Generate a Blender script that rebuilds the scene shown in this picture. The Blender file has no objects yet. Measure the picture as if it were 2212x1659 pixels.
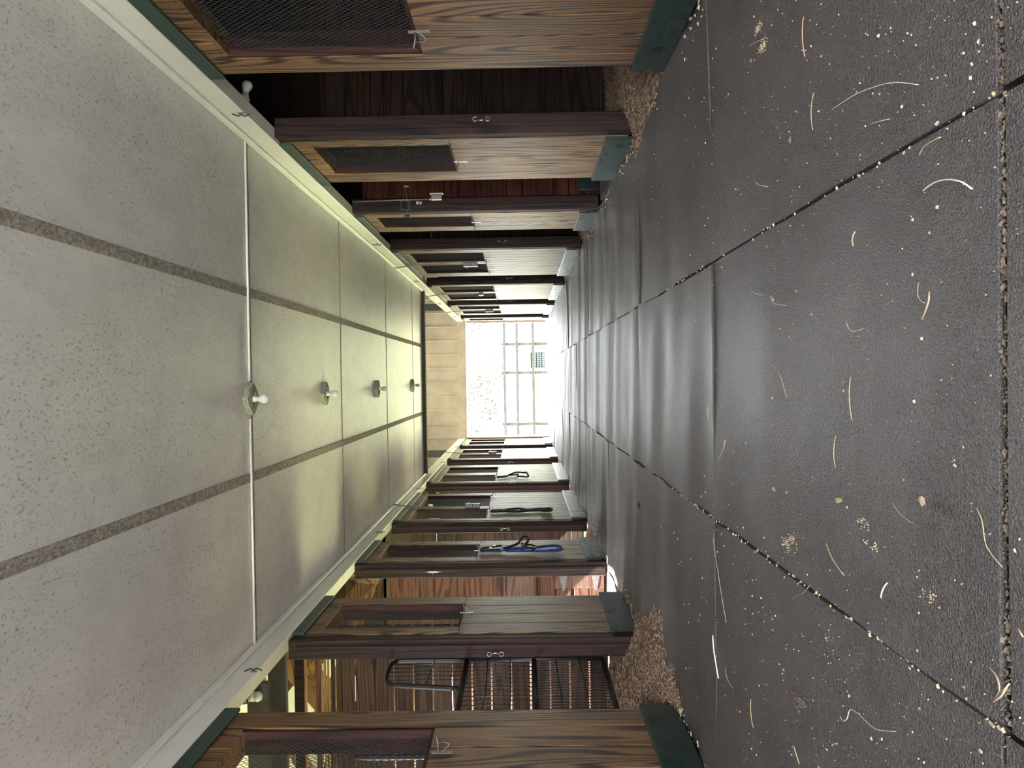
import bpy, bmesh, math, random
from mathutils import Vector, Matrix
random.seed(7)
S = bpy.context.scene
COL = S.collection

# ------------------------------------------------------------------ camera
F = 1575.0                       # focal length in pixels of the 2212 px frame
CAMH = 0.80
ROLL = 0.016
VPX, VPY = 1125.0, 813.0
cr, sr = math.cos(ROLL), math.sin(ROLL)
cx = Vector((-sr, 0, -cr)); cy = Vector((cr, 0, -sr)); cz = Vector((0, -1, 0))
R0 = Matrix((cx, cy, cz)).transposed()
d = Vector(((VPX-1106)/F, (829.5-VPY)/F, -1)).normalized()
q = (R0 @ d).rotation_difference(Vector((0, 1, 0)))
RC = q.to_matrix() @ R0
cam = bpy.data.objects.new('camera', bpy.data.cameras.new('camera'))
COL.objects.link(cam)
cam.data.sensor_fit = 'HORIZONTAL'; cam.data.sensor_width = 36.0
cam.data.lens = F*36.0/2212.0
cam.data.clip_start = 0.02; cam.data.clip_end = 400
cam.matrix_world = Matrix.Translation((0, 0, CAMH)) @ RC.to_4x4()
S.camera = cam

# ------------------------------------------------------------------ world, sun, exposure
W = bpy.data.worlds.new('world'); S.world = W; W.use_nodes = True
bg = W.node_tree.nodes['Background']
bg.inputs[0].default_value = (0.90, 0.95, 1.0, 1); bg.inputs[1].default_value = 14.0
sun = bpy.data.objects.new('sun', bpy.data.lights.new('sun', 'SUN'))
COL.objects.link(sun)
sun.data.energy = 58.0; sun.data.angle = 0.01; sun.data.color = (1.0, 0.95, 0.86)
sun.rotation_euler = Vector((0.69, 0.12, -0.71)).to_track_quat('-Z', 'Y').to_euler()
def portal(loc, w, h, dirv):
    L = bpy.data.lights.new('daylight_portal', 'AREA'); L.shape = 'RECTANGLE'; L.size = w; L.size_y = h
    L.cycles.is_portal = True
    o = bpy.data.objects.new('daylight_portal', L); COL.objects.link(o)
    o.location = loc; o.rotation_euler = Vector(dirv).to_track_quat('-Z', 'Z').to_euler()
portal((-0.08, 21.05, 1.2), 3.5, 2.4, (0, -1, 0))
portal((-0.08, -3.0, 1.4), 3.5, 2.7, (0, 1, 0))
portal((-4.05, 6.36, 1.2), 1.3, 2.4, (1, 0, 0))
portal((-4.05, 3.55, 1.78), 1.3, 0.85, (1, 0, 0))
portal((-4.05, 9.0, 1.55), 1.6, 1.3, (1, 0, 0))
S.view_settings.view_transform = 'Standard'; S.view_settings.look = 'None'
S.view_settings.exposure = 0.80; S.view_settings.gamma = 1.0; S.view_settings.use_curve_mapping = False

# ------------------------------------------------------------------ picture geometry helpers
def ray(px, py):
    return RC @ Vector(((px-1106)/F, (829.5-py)/F, -1))
def onX(px, py, X):
    r = ray(px, py); t = X/r.x; return Vector((X, r.y*t, CAMH+r.z*t))
def onY(px, py, Y):
    r = ray(px, py); t = Y/r.y; return Vector((r.x*t, Y, CAMH+r.z*t))
def onZ(px, py, Z=0.0):
    r = ray(px, py); t = (Z-CAMH)/r.z; return Vector((r.x*t, r.y*t, Z))

# ------------------------------------------------------------------ materials
MATS = {}
def newmat(name):
    m = bpy.data.materials.new(name); m.use_nodes = True
    nt = m.node_tree; b = nt.nodes['Principled BSDF']; MATS[name] = m
    return m, nt, b
def N(nt, typ, **kw):
    n = nt.nodes.new(typ)
    for k, v in kw.items():
        if k.startswith('i_'):
            n.inputs[int(k[2:])].default_value = v
        else: setattr(n, k, v)
    return n
def lk(nt, a, ao, b, bi): nt.links.new(a.outputs[ao], b.inputs[bi])
def ramp(nt, stops):
    n = nt.nodes.new('ShaderNodeValToRGB'); e = n.color_ramp.elements
    while len(e) < len(stops): e.new(0.5)
    for k, (p, c) in enumerate(stops):
        e[k].position = p; e[k].color = (c[0], c[1], c[2], 1)
    return n
def pos(nt, scale):
    g = nt.nodes.new('ShaderNodeNewGeometry'); m = nt.nodes.new('ShaderNodeMapping')
    m.inputs['Scale'].default_value = scale
    lk(nt, g, 'Position', m, 'Vector'); return m
def objpos(nt, scale):
    g = nt.nodes.new('ShaderNodeTexCoord'); m = nt.nodes.new('ShaderNodeMapping')
    m.inputs['Scale'].default_value = scale
    lk(nt, g, 'Object', m, 'Vector'); return m
def noise(nt, vec, scale, detail=3, rough=0.55, dist=0.0):
    n = nt.nodes.new('ShaderNodeTexNoise')
    n.inputs['Scale'].default_value = scale; n.inputs['Detail'].default_value = detail
    n.inputs['Roughness'].default_value = rough; n.inputs['Distortion'].default_value = dist
    lk(nt, vec, 'Vector', n, 'Vector'); return n
def mixc(nt, fac, a, b, blend='MIX'):
    m = nt.nodes.new('ShaderNodeMix'); m.data_type = 'RGBA'; m.blend_type = blend
    for v, i in ((fac, 0), (a, 6), (b, 7)):
        if isinstance(v, (int, float)): m.inputs[i].default_value = v
        elif isinstance(v, tuple): m.inputs[i].default_value = (*v, 1)
        else: nt.links.new(v, m.inputs[i])
    return m.outputs[2]
def bump(nt, b, h, strength, dist=0.01):
    n = nt.nodes.new('ShaderNodeBump'); n.inputs['Strength'].default_value = strength
    n.inputs['Distance'].default_value = dist
    nt.links.new(h, n.inputs['Height']); nt.links.new(n.outputs[0], b.inputs['Normal'])

def plain(name, c, rough=0.5, metal=0.0, var=0.25, scale=12.0):
    m, nt, b = newmat(name)
    p = pos(nt, (1, 1, 1)); n = noise(nt, p, scale, 4)
    r = ramp(nt, [(0.3, tuple(v*(1-var) for v in c)), (0.7, tuple(min(1, v*(1+var)) for v in c))])
    lk(nt, n, 0, r, 0); lk(nt, r, 0, b, 'Base Color')
    b.inputs['Roughness'].default_value = rough; b.inputs['Metallic'].default_value = metal
    return m
def wood(name, dark, light, axis='Z', rings=16.0, base=2.6, rough=0.7, spec=0.22, wear=None, off=0.0):
    m, nt, b = newmat(name)
    k = {'X': 0, 'Y': 1, 'Z': 2}[axis]
    sc = [1.0]*3; sc[k] = 0.06
    p = pos(nt, tuple(sc)); p.inputs['Location'].default_value = (off, off*1.7, off*0.6)
    n1 = noise(nt, p, base, 2.0, 0.42, 0.35)
    mu = N(nt, 'ShaderNodeMath', operation='MULTIPLY'); mu.inputs[1].default_value = rings*6.283
    lk(nt, n1, 0, mu, 0)
    sn = N(nt, 'ShaderNodeMath', operation='SINE'); lk(nt, mu, 0, sn, 0)
    ma = N(nt, 'ShaderNodeMath', operation='MULTIPLY_ADD'); ma.inputs[1].default_value = 0.5; ma.inputs[2].default_value = 0.5
    lk(nt, sn, 0, ma, 0)
    sf = [160.0]*3; sf[k] = 4.0
    p2 = pos(nt, tuple(sf)); n2 = noise(nt, p2, 1.0, 3)
    sl = [1.3]*3; sl[k] = 0.5
    p3 = pos(nt, tuple(sl)); n3 = noise(nt, p3, 2.2, 3)
    mid = tuple((a+c)*0.5 for a, c in zip(dark, light))
    r1 = ramp(nt, [(0.06, dark), (0.30, mid), (0.62, light), (0.98, tuple(v*0.82 for v in light))]); lk(nt, ma, 0, r1, 0)
    r2 = ramp(nt, [(0.30, (0.45, 0.43, 0.42)), (0.62, (1.1, 1.1, 1.1))]); lk(nt, n2, 0, r2, 0)
    c = mixc(nt, 0.75, r1.outputs[0], r2.outputs[0], 'MULTIPLY')
    r3 = ramp(nt, [(0.32, (0.62, 0.60, 0.60)), (0.68, (1.2, 1.2, 1.2))]); lk(nt, n3, 0, r3, 0)
    c = mixc(nt, 0.9, c, r3.outputs[0], 'MULTIPLY')
    if wear:
        pw = pos(nt, (1, 1, 1)); nw = noise(nt, pw, 3.0, 6, 0.7)
        rw = ramp(nt, [(0.55, (0, 0, 0)), (0.75, (1, 1, 1))]); lk(nt, nw, 0, rw, 0)
        c = mixc(nt, rw.outputs[0], c, wear)
    nt.links.new(c, b.inputs['Base Color'])
    b.inputs['Roughness'].default_value = rough; b.inputs['Specular IOR Level'].default_value = spec
    bump(nt, b, n2.outputs[0], 0.25, 0.004)
    return m
M_PLANK = wood('weathered_plywood', (0.040, 0.018, 0.010), (0.27, 0.148, 0.068), 'Z', 44, 2.6, 0.52, spec=0.36)
M_LINING = wood('redbrown_lining', (0.026, 0.012, 0.010), (0.058, 0.026, 0.021), 'Z', 20, 3.0, 0.75)
M_POST = wood('dark_stained_post', (0.016, 0.009, 0.008), (0.042, 0.021, 0.018), 'Z', 22, 3.0, 0.62)
M_SHADEBOARD = wood('shaded_stall_board', (0.012, 0.006, 0.004), (0.032, 0.018, 0.012), 'X', 22, 3.0, 0.85)  # darker copy of the stall boards, the dim stalls' shade put into its colour
M_SHADERED = wood('shaded_red_board', (0.045, 0.012, 0.007), (0.10, 0.032, 0.020), 'X', 22, 3.0, 0.85)  # darker copy of the red boards, passage shade put into its colour
M_BOARDX = wood('stall_board', (0.040, 0.022, 0.014), (0.085, 0.052, 0.034), 'X', 22, 3.0, 0.75)
M_REDBOARD = wood('red_cedar_board', (0.075, 0.030, 0.018), (0.17, 0.080, 0.048), 'X', 24, 3.0, 0.7)
M_GREYBOARD = wood('faded_brown_board', (0.085, 0.043, 0.032), (0.18, 0.104, 0.078), 'X', 24, 3.0, 0.7)
M_RAFTER = wood('raw_rafter', (0.20, 0.10, 0.045), (0.42, 0.235, 0.11), 'X', 22, 3.0, 0.75)



def paint_ceiling():
    m, nt, b = newmat('mildewed_ceiling_paint')
    p = pos(nt, (1, 0.55, 1))
    n1 = noise(nt, p, 80.0, 5, 0.75)
    r1 = ramp(nt, [(0.54, (0, 0, 0)), (0.66, (1, 1, 1))]); lk(nt, n1, 0, r1, 0)
    n2 = noise(nt, p, 2.2, 5, 0.65)
    r2 = ramp(nt, [(0.34, (0.30, 0.30, 0.30)), (0.56, (1, 1, 1))]); lk(nt, n2, 0, r2, 0)
    mu = N(nt, 'ShaderNodeMath', operation='MULTIPLY'); lk(nt, r1, 0, mu, 0); lk(nt, r2, 0, mu, 1)
    n3 = noise(nt, p, 5.0, 6, 0.7)
    r3 = ramp(nt, [(0.3, (0.56, 0.545, 0.53)), (0.7, (0.68, 0.665, 0.645))]); lk(nt, n3, 0, r3, 0)
    mu2 = N(nt, 'ShaderNodeMath', operation='MULTIPLY'); mu2.inputs[1].default_value = 0.8; lk(nt, mu, 0, mu2, 0)
    c = mixc(nt, mu2.outputs[0], r3.outputs[0], (0.11, 0.10, 0.085))
    nt.links.new(c, b.inputs['Base Color']); b.inputs['Roughness'].default_value = 0.45
    n4 = noise(nt, p, 18.0, 5, 0.7); bump(nt, b, n4.outputs[0], 0.22, 0.01)
    return m
M_CEIL = paint_ceiling()
def dirty_batten():
    m, nt, b = newmat('dirty_batten')
    p = pos(nt, (1, 0.6, 1)); n1 = noise(nt, p, 70.0, 5, 0.8)
    r = ramp(nt, [(0.38, (0.13, 0.11, 0.09)), (0.66, (0.46, 0.43, 0.39))]); lk(nt, n1, 0, r, 0)
    lk(nt, r, 0, b, 'Base Color'); b.inputs['Roughness'].default_value = 0.8
    bump(nt, b, n1.outputs[0], 0.3, 0.005); return m
M_BATTEN = dirty_batten()
M_WHITE = plain('white_gloss_paint', (0.70, 0.70, 0.67), 0.35, 0, 0.05, 4)
M_PINK = plain('pink_painted_board', (0.66, 0.53, 0.46), 0.7, 0, 0.12, 3)
M_PINKB = plain('pink_batten_lit_edge', (0.86, 0.80, 0.74), 0.7, 0, 0.05, 3)  # lighter than the boards: their lit edges put into the batten colour
M_GREENTRIM = plain('green_trim_paint', (0.020, 0.048, 0.038), 0.45, 0, 0.12, 6)
M_DARKGAP = plain('dark_joist', (0.05, 0.045, 0.04), 0.8)
def green():
    m, nt, b = newmat('green_gloss_paint')
    p = pos(nt, (1, 1, 1)); n1 = noise(nt, p, 9.0, 6, 0.7)
    r = ramp(nt, [(0.30, (0.010, 0.025, 0.022)), (0.6, (0.015, 0.036, 0.032)), (0.85, (0.026, 0.050, 0.046))]); lk(nt, n1, 0, r, 0)
    lk(nt, r, 0, b, 'Base Color')
    rr = ramp(nt, [(0.35, (0.24,)*3), (0.7, (0.40,)*3)]); lk(nt, n1, 0, rr, 0); lk(nt, rr, 0, b, 'Roughness')
    n2 = noise(nt, p, 60.0, 3); bump(nt, b, n2.outputs[0], 0.15, 0.004); return m
M_GREEN = green()
def rubber():
    m, nt, b = newmat('ribbed_rubber_mat')
    p = pos(nt, (1, 1, 1))
    n1 = noise(nt, p, 1.6, 5, 0.65); n2 = noise(nt, p, 260.0, 3, 0.7)
    r1 = ramp(nt, [(0.3, (0.080, 0.072, 0.070)), (0.7, (0.132, 0.116, 0.112))]); lk(nt, n1, 0, r1, 0)
    r2 = ramp(nt, [(0.36, (0.42,)*3), (0.66, (1.5,)*3)]); lk(nt, n2, 0, r2, 0)
    c = mixc(nt, 0.9, r1.outputs[0], r2.outputs[0], 'MULTIPLY')
    # pale fine specks scattered over the rubber
    n3 = noise(nt, p, 300.0, 2, 0.6); r3 = ramp(nt, [(0.645, (0, 0, 0)), (0.72, (1, 1, 1))]); lk(nt, n3, 0, r3, 0)
    c = mixc(nt, r3.outputs[0], c, (0.22, 0.19, 0.16))
    nt.links.new(c, b.inputs['Base Color'])
    b.inputs['Roughness'].default_value = 0.46; b.inputs['Specular IOR Level'].default_value = 0.36
    # raised dimple pattern
    pv = pos(nt, (1, 1, 1)); v = nt.nodes.new('ShaderNodeTexVoronoi'); v.inputs['Scale'].default_value = 190.0
    lk(nt, pv, 'Vector', v, 'Vector')
    ad = N(nt, 'ShaderNodeMath', operation='ADD'); lk(nt, v, 0, ad, 0); lk(nt, n2, 0, ad, 1)
    bump(nt, b, ad.outputs[0], 1.0, 0.004); return m
M_MAT = rubber()
M_DIRT = plain('dark_packed_dirt', (0.020, 0.015, 0.012), 0.95, 0, 0.5, 60)
def speckle(name, cols, scale):
    m, nt, b = newmat(name)
    p = pos(nt, (1, 1, 1)); n1 = noise(nt, p, scale, 4, 0.8)
    r = ramp(nt, [(0.3+0.4*i/(len(cols)-1), c) for i, c in enumerate(cols)]); lk(nt, n1, 0, r, 0)
    lk(nt, r, 0, b, 'Base Color'); b.inputs['Roughness'].default_value = 0.9; return m
M_SHAV = speckle('wood_shavings', [(0.10, 0.060, 0.036), (0.30, 0.20, 0.13), (0.50, 0.37, 0.26)], 140)
M_SHAVBASE = speckle('shavings_bed', [(0.06, 0.036, 0.022), (0.24, 0.155, 0.10), (0.40, 0.28, 0.19)], 180)
M_CRUMB = speckle('hay_crumbs', [(0.22, 0.15, 0.09), (0.42, 0.32, 0.21), (0.60, 0.50, 0.38)], 60)
M_STRAW = speckle('dry_straw', [(0.34, 0.23, 0.12), (0.52, 0.40, 0.24)], 80)
M_STRAWW = speckle('pale_lit_straw', [(0.62, 0.57, 0.48), (0.78, 0.74, 0.66)], 80)  # paler straw copy, the brightness of lit stems put into its colour
M_MANURE = speckle('dried_clod', [(0.10, 0.075, 0.055), (0.30, 0.23, 0.17)], 160)
M_STEEL = plain('zinc_steel', (0.40, 0.39, 0.37), 0.38, 1.0, 0.2, 40)
M_DULLSTEEL = plain('dull_grey_steel', (0.20, 0.195, 0.19), 0.5, 0.7, 0.25, 40)
M_BLACK = plain('black_enamel', (0.010, 0.010, 0.011), 0.48, 0, 0.2)
M_WIRE = plain('dark_wire', (0.045, 0.045, 0.047), 0.5, 0.3, 0.2)
M_LEATHER = plain('dark_leather', (0.012, 0.009, 0.008), 0.75, 0, 0.3, 30)
M_BLUE = plain('blue_rope', (0.008, 0.038, 0.20), 0.6, 0, 0.3, 90)
M_BULB = plain('frosted_glass', (0.62, 0.62, 0.65), 0.12, 0, 0.03)
M_PORC = plain('porcelain', (0.62, 0.58, 0.52), 0.35, 0, 0.06)
M_PEEL = speckle('peeling_grey_paint', [(0.05, 0.05, 0.04), (0.22, 0.23, 0.18), (0.50, 0.50, 0.40)], 90)
M_BRASS = plain('brass', (0.55, 0.42, 0.22), 0.35, 1.0, 0.1)
M_WHITETAG = plain('white_metal_tag', (0.70, 0.66, 0.60), 0.5, 0, 0.3, 120)
def fibreglass(name, f):
    m, nt, b = newmat(name)
    out = nt.nodes['Material Output']; nt.nodes.remove(b)
    p = pos(nt, (1, 1, 1)); n1 = noise(nt, p, 3.0, 3)
    r = ramp(nt, [(0.3, (0.62, 0.66, 0.46)), (0.7, (0.78, 0.80, 0.62))]); lk(nt, n1, 0, r, 0)
    a = nt.nodes.new('ShaderNodeBsdfDiffuse'); t = nt.nodes.new('ShaderNodeBsdfTranslucent'); mx = nt.nodes.new('ShaderNodeMixShader')
    lk(nt, r, 0, a, 0); lk(nt, r, 0, t, 0); mx.inputs[0].default_value = f
    lk(nt, a, 0, mx, 1); lk(nt, t, 0, mx, 2); lk(nt, mx, 0, out, 0); return m
M_FIBRE = fibreglass('pale_fibreglass', 0.009); M_FIBRE2 = fibreglass('brighter_fibreglass', 0.05)  # second panel transmits more, added to brighten the far end wall
M_ROOF = plain('roof_boards', (0.12, 0.075, 0.05), 0.9)
M_GRASS = speckle('sunlit_grass', [(0.30, 0.33, 0.10), (0.46, 0.48, 0.20)], 6)
M_GRAVEL = speckle('pale_gravel', [(0.42, 0.405, 0.40), (0.56, 0.545, 0.54)], 30)
M_LEAF = plain('tree_leaf', (0.020, 0.030, 0.022), 0.9, 0, 0.4, 2)
M_BARK = plain('bark', (0.24, 0.19, 0.14), 0.9)
M_BLUEPANEL = plain('blue_painted_metal', (0.004, 0.010, 0.016), 0.9)
M_FENCE = plain('darkened_fence', (0.032, 0.032, 0.034), 0.95)  # colour darkened so the rails still show in the overexposed daylight
for _m in (M_FENCE, M_BLUEPANEL): _m.node_tree.nodes['Principled BSDF'].inputs['Specular IOR Level'].default_value = 0.05

# ------------------------------------------------------------------ object helpers
WL = {}
def setp(o, parent, loc):
    loc = Vector(loc); WL[o.name] = loc
    if parent is not None:
        o.parent = parent; o.location = loc - WL[parent.name]
    else: o.location = loc
    return o
def link(name, me, parent=None, loc=(0, 0, 0)):
    o = bpy.data.objects.new(name, me); COL.objects.link(o)
    return setp(o, parent, loc)
def empty(name, loc, label=None, cat=None, group=None, kind=None):
    o = link(name, None, None, loc); o.empty_display_size = 0.1
    return tag(o, label, cat, group, kind)
def tag(o, label=None, cat=None, group=None, kind=None):
    if label: o['label'] = label
    if cat: o['category'] = cat
    if group: o['group'] = group
    if kind: o['kind'] = kind
    return o
BOXC = {}
def boxmesh(dx, dy, dz, mat, bev=0.002):
    key = (round(dx, 4), round(dy, 4), round(dz, 4), mat.name, bev)
    if key in BOXC: return BOXC[key]
    bm = bmesh.new(); bmesh.ops.create_cube(bm, size=1)
    bmesh.ops.scale(bm, vec=(dx, dy, dz), verts=bm.verts)
    if bev:
        b = min(bev, min(dx, dy, dz)*0.4)
        bmesh.ops.bevel(bm, geom=bm.edges[:], offset=b, segments=1, affect='EDGES')
    me = bpy.data.meshes.new('box'); bm.to_mesh(me); bm.free(); me.materials.append(mat)
    BOXC[key] = me; return me
def box(name, x0, x1, y0, y1, z0, z1, mat, parent=None, bev=0.002):
    if x1 < x0: x0, x1 = x1, x0
    me = boxmesh(x1-x0, y1-y0, z1-z0, mat, bev)
    return link(name, me, parent, ((x0+x1)/2, (y0+y1)/2, (z0+z1)/2))
def pymesh(name, vs, fs, mat, smooth=False):
    me = bpy.data.meshes.new(name); me.from_pydata([tuple(v) for v in vs], [], fs)
    me.materials.append(mat)
    if smooth:
        for p in me.polygons: p.use_smooth = True
    me.update(); return me
def frame_dirs(pts, closed=False, up=None):
    n = len(pts); T = []
    for i in range(n):
        a = pts[(i-1) % n] if (closed or i > 0) else pts[i]
        b = pts[(i+1) % n] if (closed or i < n-1) else pts[i]
        t = (b-a); t = t.normalized() if t.length > 1e-9 else Vector((0, 0, 1)); T.append(t)
    u = Vector(up) if up is not None else (Vector((0, 0, 1)) if abs(T[0].z) < 0.9 else Vector((1, 0, 0)))
    out = []
    for t in T:
        u2 = u - t*u.dot(t)
        if u2.length < 1e-5:
            u2 = t.orthogonal()
        u2.normalize(); out.append((u2, t.cross(u2)))
        if up is None: u = u2
    return out
def sweep(vs, fs, pts, ru, rv=None, seg=8, closed=False, up=None, square=False):
    """append a swept tube (or flat strap when rv differs / square) to vs, fs"""
    rv = ru if rv is None else rv
    pts = [Vector(p) for p in pts]; fr = frame_dirs(pts, closed, up); base = len(vs); n = len(pts)
    if square: seg = 4
    for i, (p, (u, v)) in enumerate(zip(pts, fr)):
        a_ = ru[i] if isinstance(ru, (list, tuple)) else ru
        b_ = rv[i] if isinstance(rv, (list, tuple)) else rv
        for k in range(seg):
            if square:
                su, sv = ((1, 1), (1, -1), (-1, -1), (-1, 1))[k]
            else:
                a = 2*math.pi*k/seg; su, sv = math.cos(a), math.sin(a)
            vs.append(p + u*(a_*su) + v*(b_*sv))
    m = n if closed else n-1
    for i in range(m):
        for k in range(seg):
            a = base+i*seg+k; b = base+i*seg+(k+1) % seg
            c = base+((i+1) % n)*seg+(k+1) % seg; e = base+((i+1) % n)*seg+k
            fs.append((a, b, c, e))
    if not closed:
        fs.append(tuple(base+k for k in range(seg))[::-1]); fs.append(tuple(base+(n-1)*seg+k for k in range(seg)))
def tubes(name, lists, mat, parent=None, origin=(0, 0, 0), seg=8, smooth=True):
    """lists: [(pts, ru, rv, closed, up, square)] in world coordinates -> one mesh"""
    vs, fs = [], []
    for it in lists:
        pts, ru = it[0], it[1]
        rv = it[2] if len(it) > 2 else None; cl = it[3] if len(it) > 3 else False
        up = it[4] if len(it) > 4 else None; sq = it[5] if len(it) > 5 else False
        sweep(vs, fs, pts, ru, rv, seg, cl, up, sq)
    o = Vector(origin)
    return link(name, pymesh(name, [v-o for v in vs], fs, mat, smooth), parent, origin)
def arc(c, u, v, r, a0, a1, n=12, r2=None):
    c, u, v = Vector(c), Vector(u), Vector(v); r2 = r if r2 is None else r2
    return [c+u*(r*math.cos(a0+(a1-a0)*i/(n-1)))+v*(r2*math.sin(a0+(a1-a0)*i/(n-1))) for i in range(n)]
def smooth_path(pts, n=6):
    pts = [Vector(p) for p in pts]; P = [pts[0]]+pts+[pts[-1]]; out = []
    for i in range(1, len(P)-2):
        for k in range(n):
            t = k/n; a, b, c, e = P[i-1], P[i], P[i+1], P[i+2]
            out.append(0.5*((2*b)+(c-a)*t+(2*a-5*b+4*c-e)*t*t+(3*b-a-3*c+e)*t**3))
    out.append(pts[-1]); return out
def lathe(vs, fs, c, axis, prof, seg=16):
    """prof: [(r, h)] revolved about axis through c"""
    c, ax = Vector(c), Vector(axis).normalized(); u = ax.orthogonal().normalized(); v = ax.cross(u); b = len(vs)
    for r, h in prof:
        for k in range(seg):
            a = 2*math.pi*k/seg; vs.append(c+ax*h+(u*math.cos(a)+v*math.sin(a))*max(r, 1e-4))
    for i in range(len(prof)-1):
        for k in range(seg):
            fs.append((b+i*seg+k, b+i*seg+(k+1) % seg, b+(i+1)*seg+(k+1) % seg, b+(i+1)*seg+k))
    fs.append(tuple(b+k for k in range(seg))[::-1]); fs.append(tuple(b+(len(prof)-1)*seg+k for k in range(seg)))
def lathe_obj(name, c, axis, prof, mat, parent=None, seg=16):
    vs, fs = [], []; lathe(vs, fs, (0, 0, 0), axis, prof, seg)
    return link(name, pymesh(name, vs, fs, mat, True), parent, c)

# ------------------------------------------------------------------ main dimensions
XR, XL = 1.61, -1.77            # faces of the two stall fronts
ZC = 2.585                      # ceiling
ZB = 2.415                      # underside of the white beams
ZT = 2.33                       # underside of the green top trim
WZ0, WZ1 = 1.262, 2.237         # mesh windows
YE = 20.9                       # far end wall
YN = -2.9                       # near end

# ------------------------------------------------------------------ floor with rubber mats
floor = box('floor', -4.0, 5.3, YN, YE+0.4, -0.12, -0.018, M_DIRT, None, 0)
tag(floor, 'barn floor laid with dark rubber mats', kind='structure')
def mat_piece(x0, x1, y0, y1, seed, wav):
    rnd = random.Random(seed); nx, ny = 14, 26
    ph = [rnd.uniform(0, 6.28) for _ in range(6)]; vs, fs = [], []
    ex = [rnd.uniform(-0.006, 0.006) for _ in range(4)]; curl = [0.0, rnd.uniform(0.2, 1.0)]
    cxm, cym = (x0+x1)/2, (y0+y1)/2
    for j in range(ny+1):
        for i in range(nx+1):
            tx, ty = i/nx, j/ny
            x = x0+(x1-x0)*tx; y = y0+(y1-y0)*ty
            if j == 0: y += ex[0]*math.sin(3*tx+ph[0])
            if j == ny: y += ex[1]*math.sin(3*tx+ph[1])
            if i == 0: x += ex[2]*math.sin(3*ty+ph[2])
            if i == nx: x += ex[3]*math.sin(3*ty+ph[3])
            z = 0.0025*math.sin(5*x+ph[0])*math.sin(4*y+ph[1])
            z += wav*(0.006*math.sin(7.5*y+1.2*math.sin(1.3*x+ph[2])+ph[3])+0.004*math.sin(13*y+2*x+ph[4]))
            z += wav*0.010*curl[0]*math.exp(-(ty*9)**2)*(0.5+0.5*math.sin(4*tx+ph[5])) + wav*0.008*curl[1]*math.exp(-((1-ty)*9)**2)
            edge = max(0.0, abs((x-(-0.08)))-1.25)       # mats ride up towards the stall fronts
            z += edge*0.05*(0.5+0.5*math.sin(3.1*y+ph[2]))
            vs.append((x-cxm, y-cym, z))
    W1 = nx+1
    for j in range(ny):
        for i in range(nx): fs.append((j*W1+i, j*W1+i+1, (j+1)*W1+i+1, (j+1)*W1+i))
    ring = [i for i in range(nx+1)]+[(j*W1+nx) for j in range(1, ny+1)]+[(ny*W1+i) for i in range(nx-1, -1, -1)]+[j*W1 for j in range(ny-1, 0, -1)]
    b = len(vs); n = len(ring)
    for r in ring: vs.append(vs[r])
    for r in ring: vs.append((vs[r][0], vs[r][1], -0.0165))
    for k in range(n): fs.append((b+k, b+n+k, b+n+(k+1) % n, b+(k+1) % n))
    me = pymesh('mat', vs, fs, M_MAT, True)
    return link('mat', me, floor, (cxm, cym, 0.0))
rows = [-2.85, -0.6, 1.222, 3.036, 4.88, 6.70, 8.5, 10.3, 12.1, 13.95, 15.8, 17.6, 19.4, 21.2]
for r in range(len(rows)-1):
    y0, y1 = rows[r], rows[r+1]
    for c, (a, b) in enumerate(((-1.784, -0.612), (-0.604, 0.453), (0.461, 1.624))):
        g0 = 0.013 if abs(y0-1.222) < 0.01 else 0.0038
        g1 = 0.013 if abs(y1-1.222) < 0.01 else 0.0038
        dy = (0.0, 0, 0)[c]
        if abs(y0-1.222) < 0.01 and c == 0: g0 = 0.005
        if abs(y1-1.222) < 0.01 and c == 0: g1 = 0.005
        mat_piece(a, b, y0+g0+dy, y1-g1+dy, r*10+c, 0.35 if y0 < 3 else 1.0 if y0 < 8 else 1.5)
mat_piece(1.67, 4.9, 5.72, 6.98, 901, 0.6)              # cross passage
mat_piece(-3.9, -1.84, 5.72, 6.98, 902, 0.6)

# ------------------------------------------------------------------ ceiling
ceiling = box('ceiling', XL-0.1, XR+0.1, YN, 13.2, ZC+0.012, ZC+0.03, M_DARKGAP, None, 0)
tag(ceiling, 'painted sheet ceiling with mildew over the aisle', kind='structure')
crow = [YN, -0.09, 2.35, 4.79, 7.23, 9.69, 12.06, 13.2]
for r in range(len(crow)-1):
    for a, b in ((XL, -0.637), (-0.633, 0.578), (0.582, XR)):
        box('ceiling_sheet', a, b, crow[r]+0.005, crow[r+1]-0.005, ZC, ZC+0.012, M_CEIL, ceiling, 0.0015)
for X in (-0.635, 0.58):
    for r in range(len(crow)-1):
        box('batten', X-0.03, X+0.03, crow[r]+0.002, crow[r+1]-0.002, ZC-0.007, ZC, M_BATTEN, ceiling, 0.002)
box('seam_strip', XL, XR, 4.772, 4.815, ZC-0.003, ZC, M_BATTEN, ceiling, 0.001)
for r in range(4, len(crow)-1): box('seam_strip', XL, XR, crow[r]-0.013, crow[r]+0.013, ZC-0.003, ZC, M_BATTEN, ceiling, 0.001)  # dark strips stand in for the shaded gaps at these seams
box('end_joist', XL-1.2, XR+1.2, 13.21, 13.33, ZC-0.055, ZC+0.16, M_DARKGAP, ceiling, 0.003)
# conduit that follows the first cross seam
ct = tubes('conduit', [([(XL+0.02, 4.745, ZC-0.011), (-0.25, 4.745, ZC-0.011)], 0.008), ([(0.0, 4.745, ZC-0.011), (XR-0.02, 4.75, ZC-0.011)], 0.008)], M_WHITE, None, (0, 4.745, ZC-0.011))
tag(ct, 'white painted conduit pipe crossing the ceiling at the nearest bulb', 'conduit')

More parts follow.
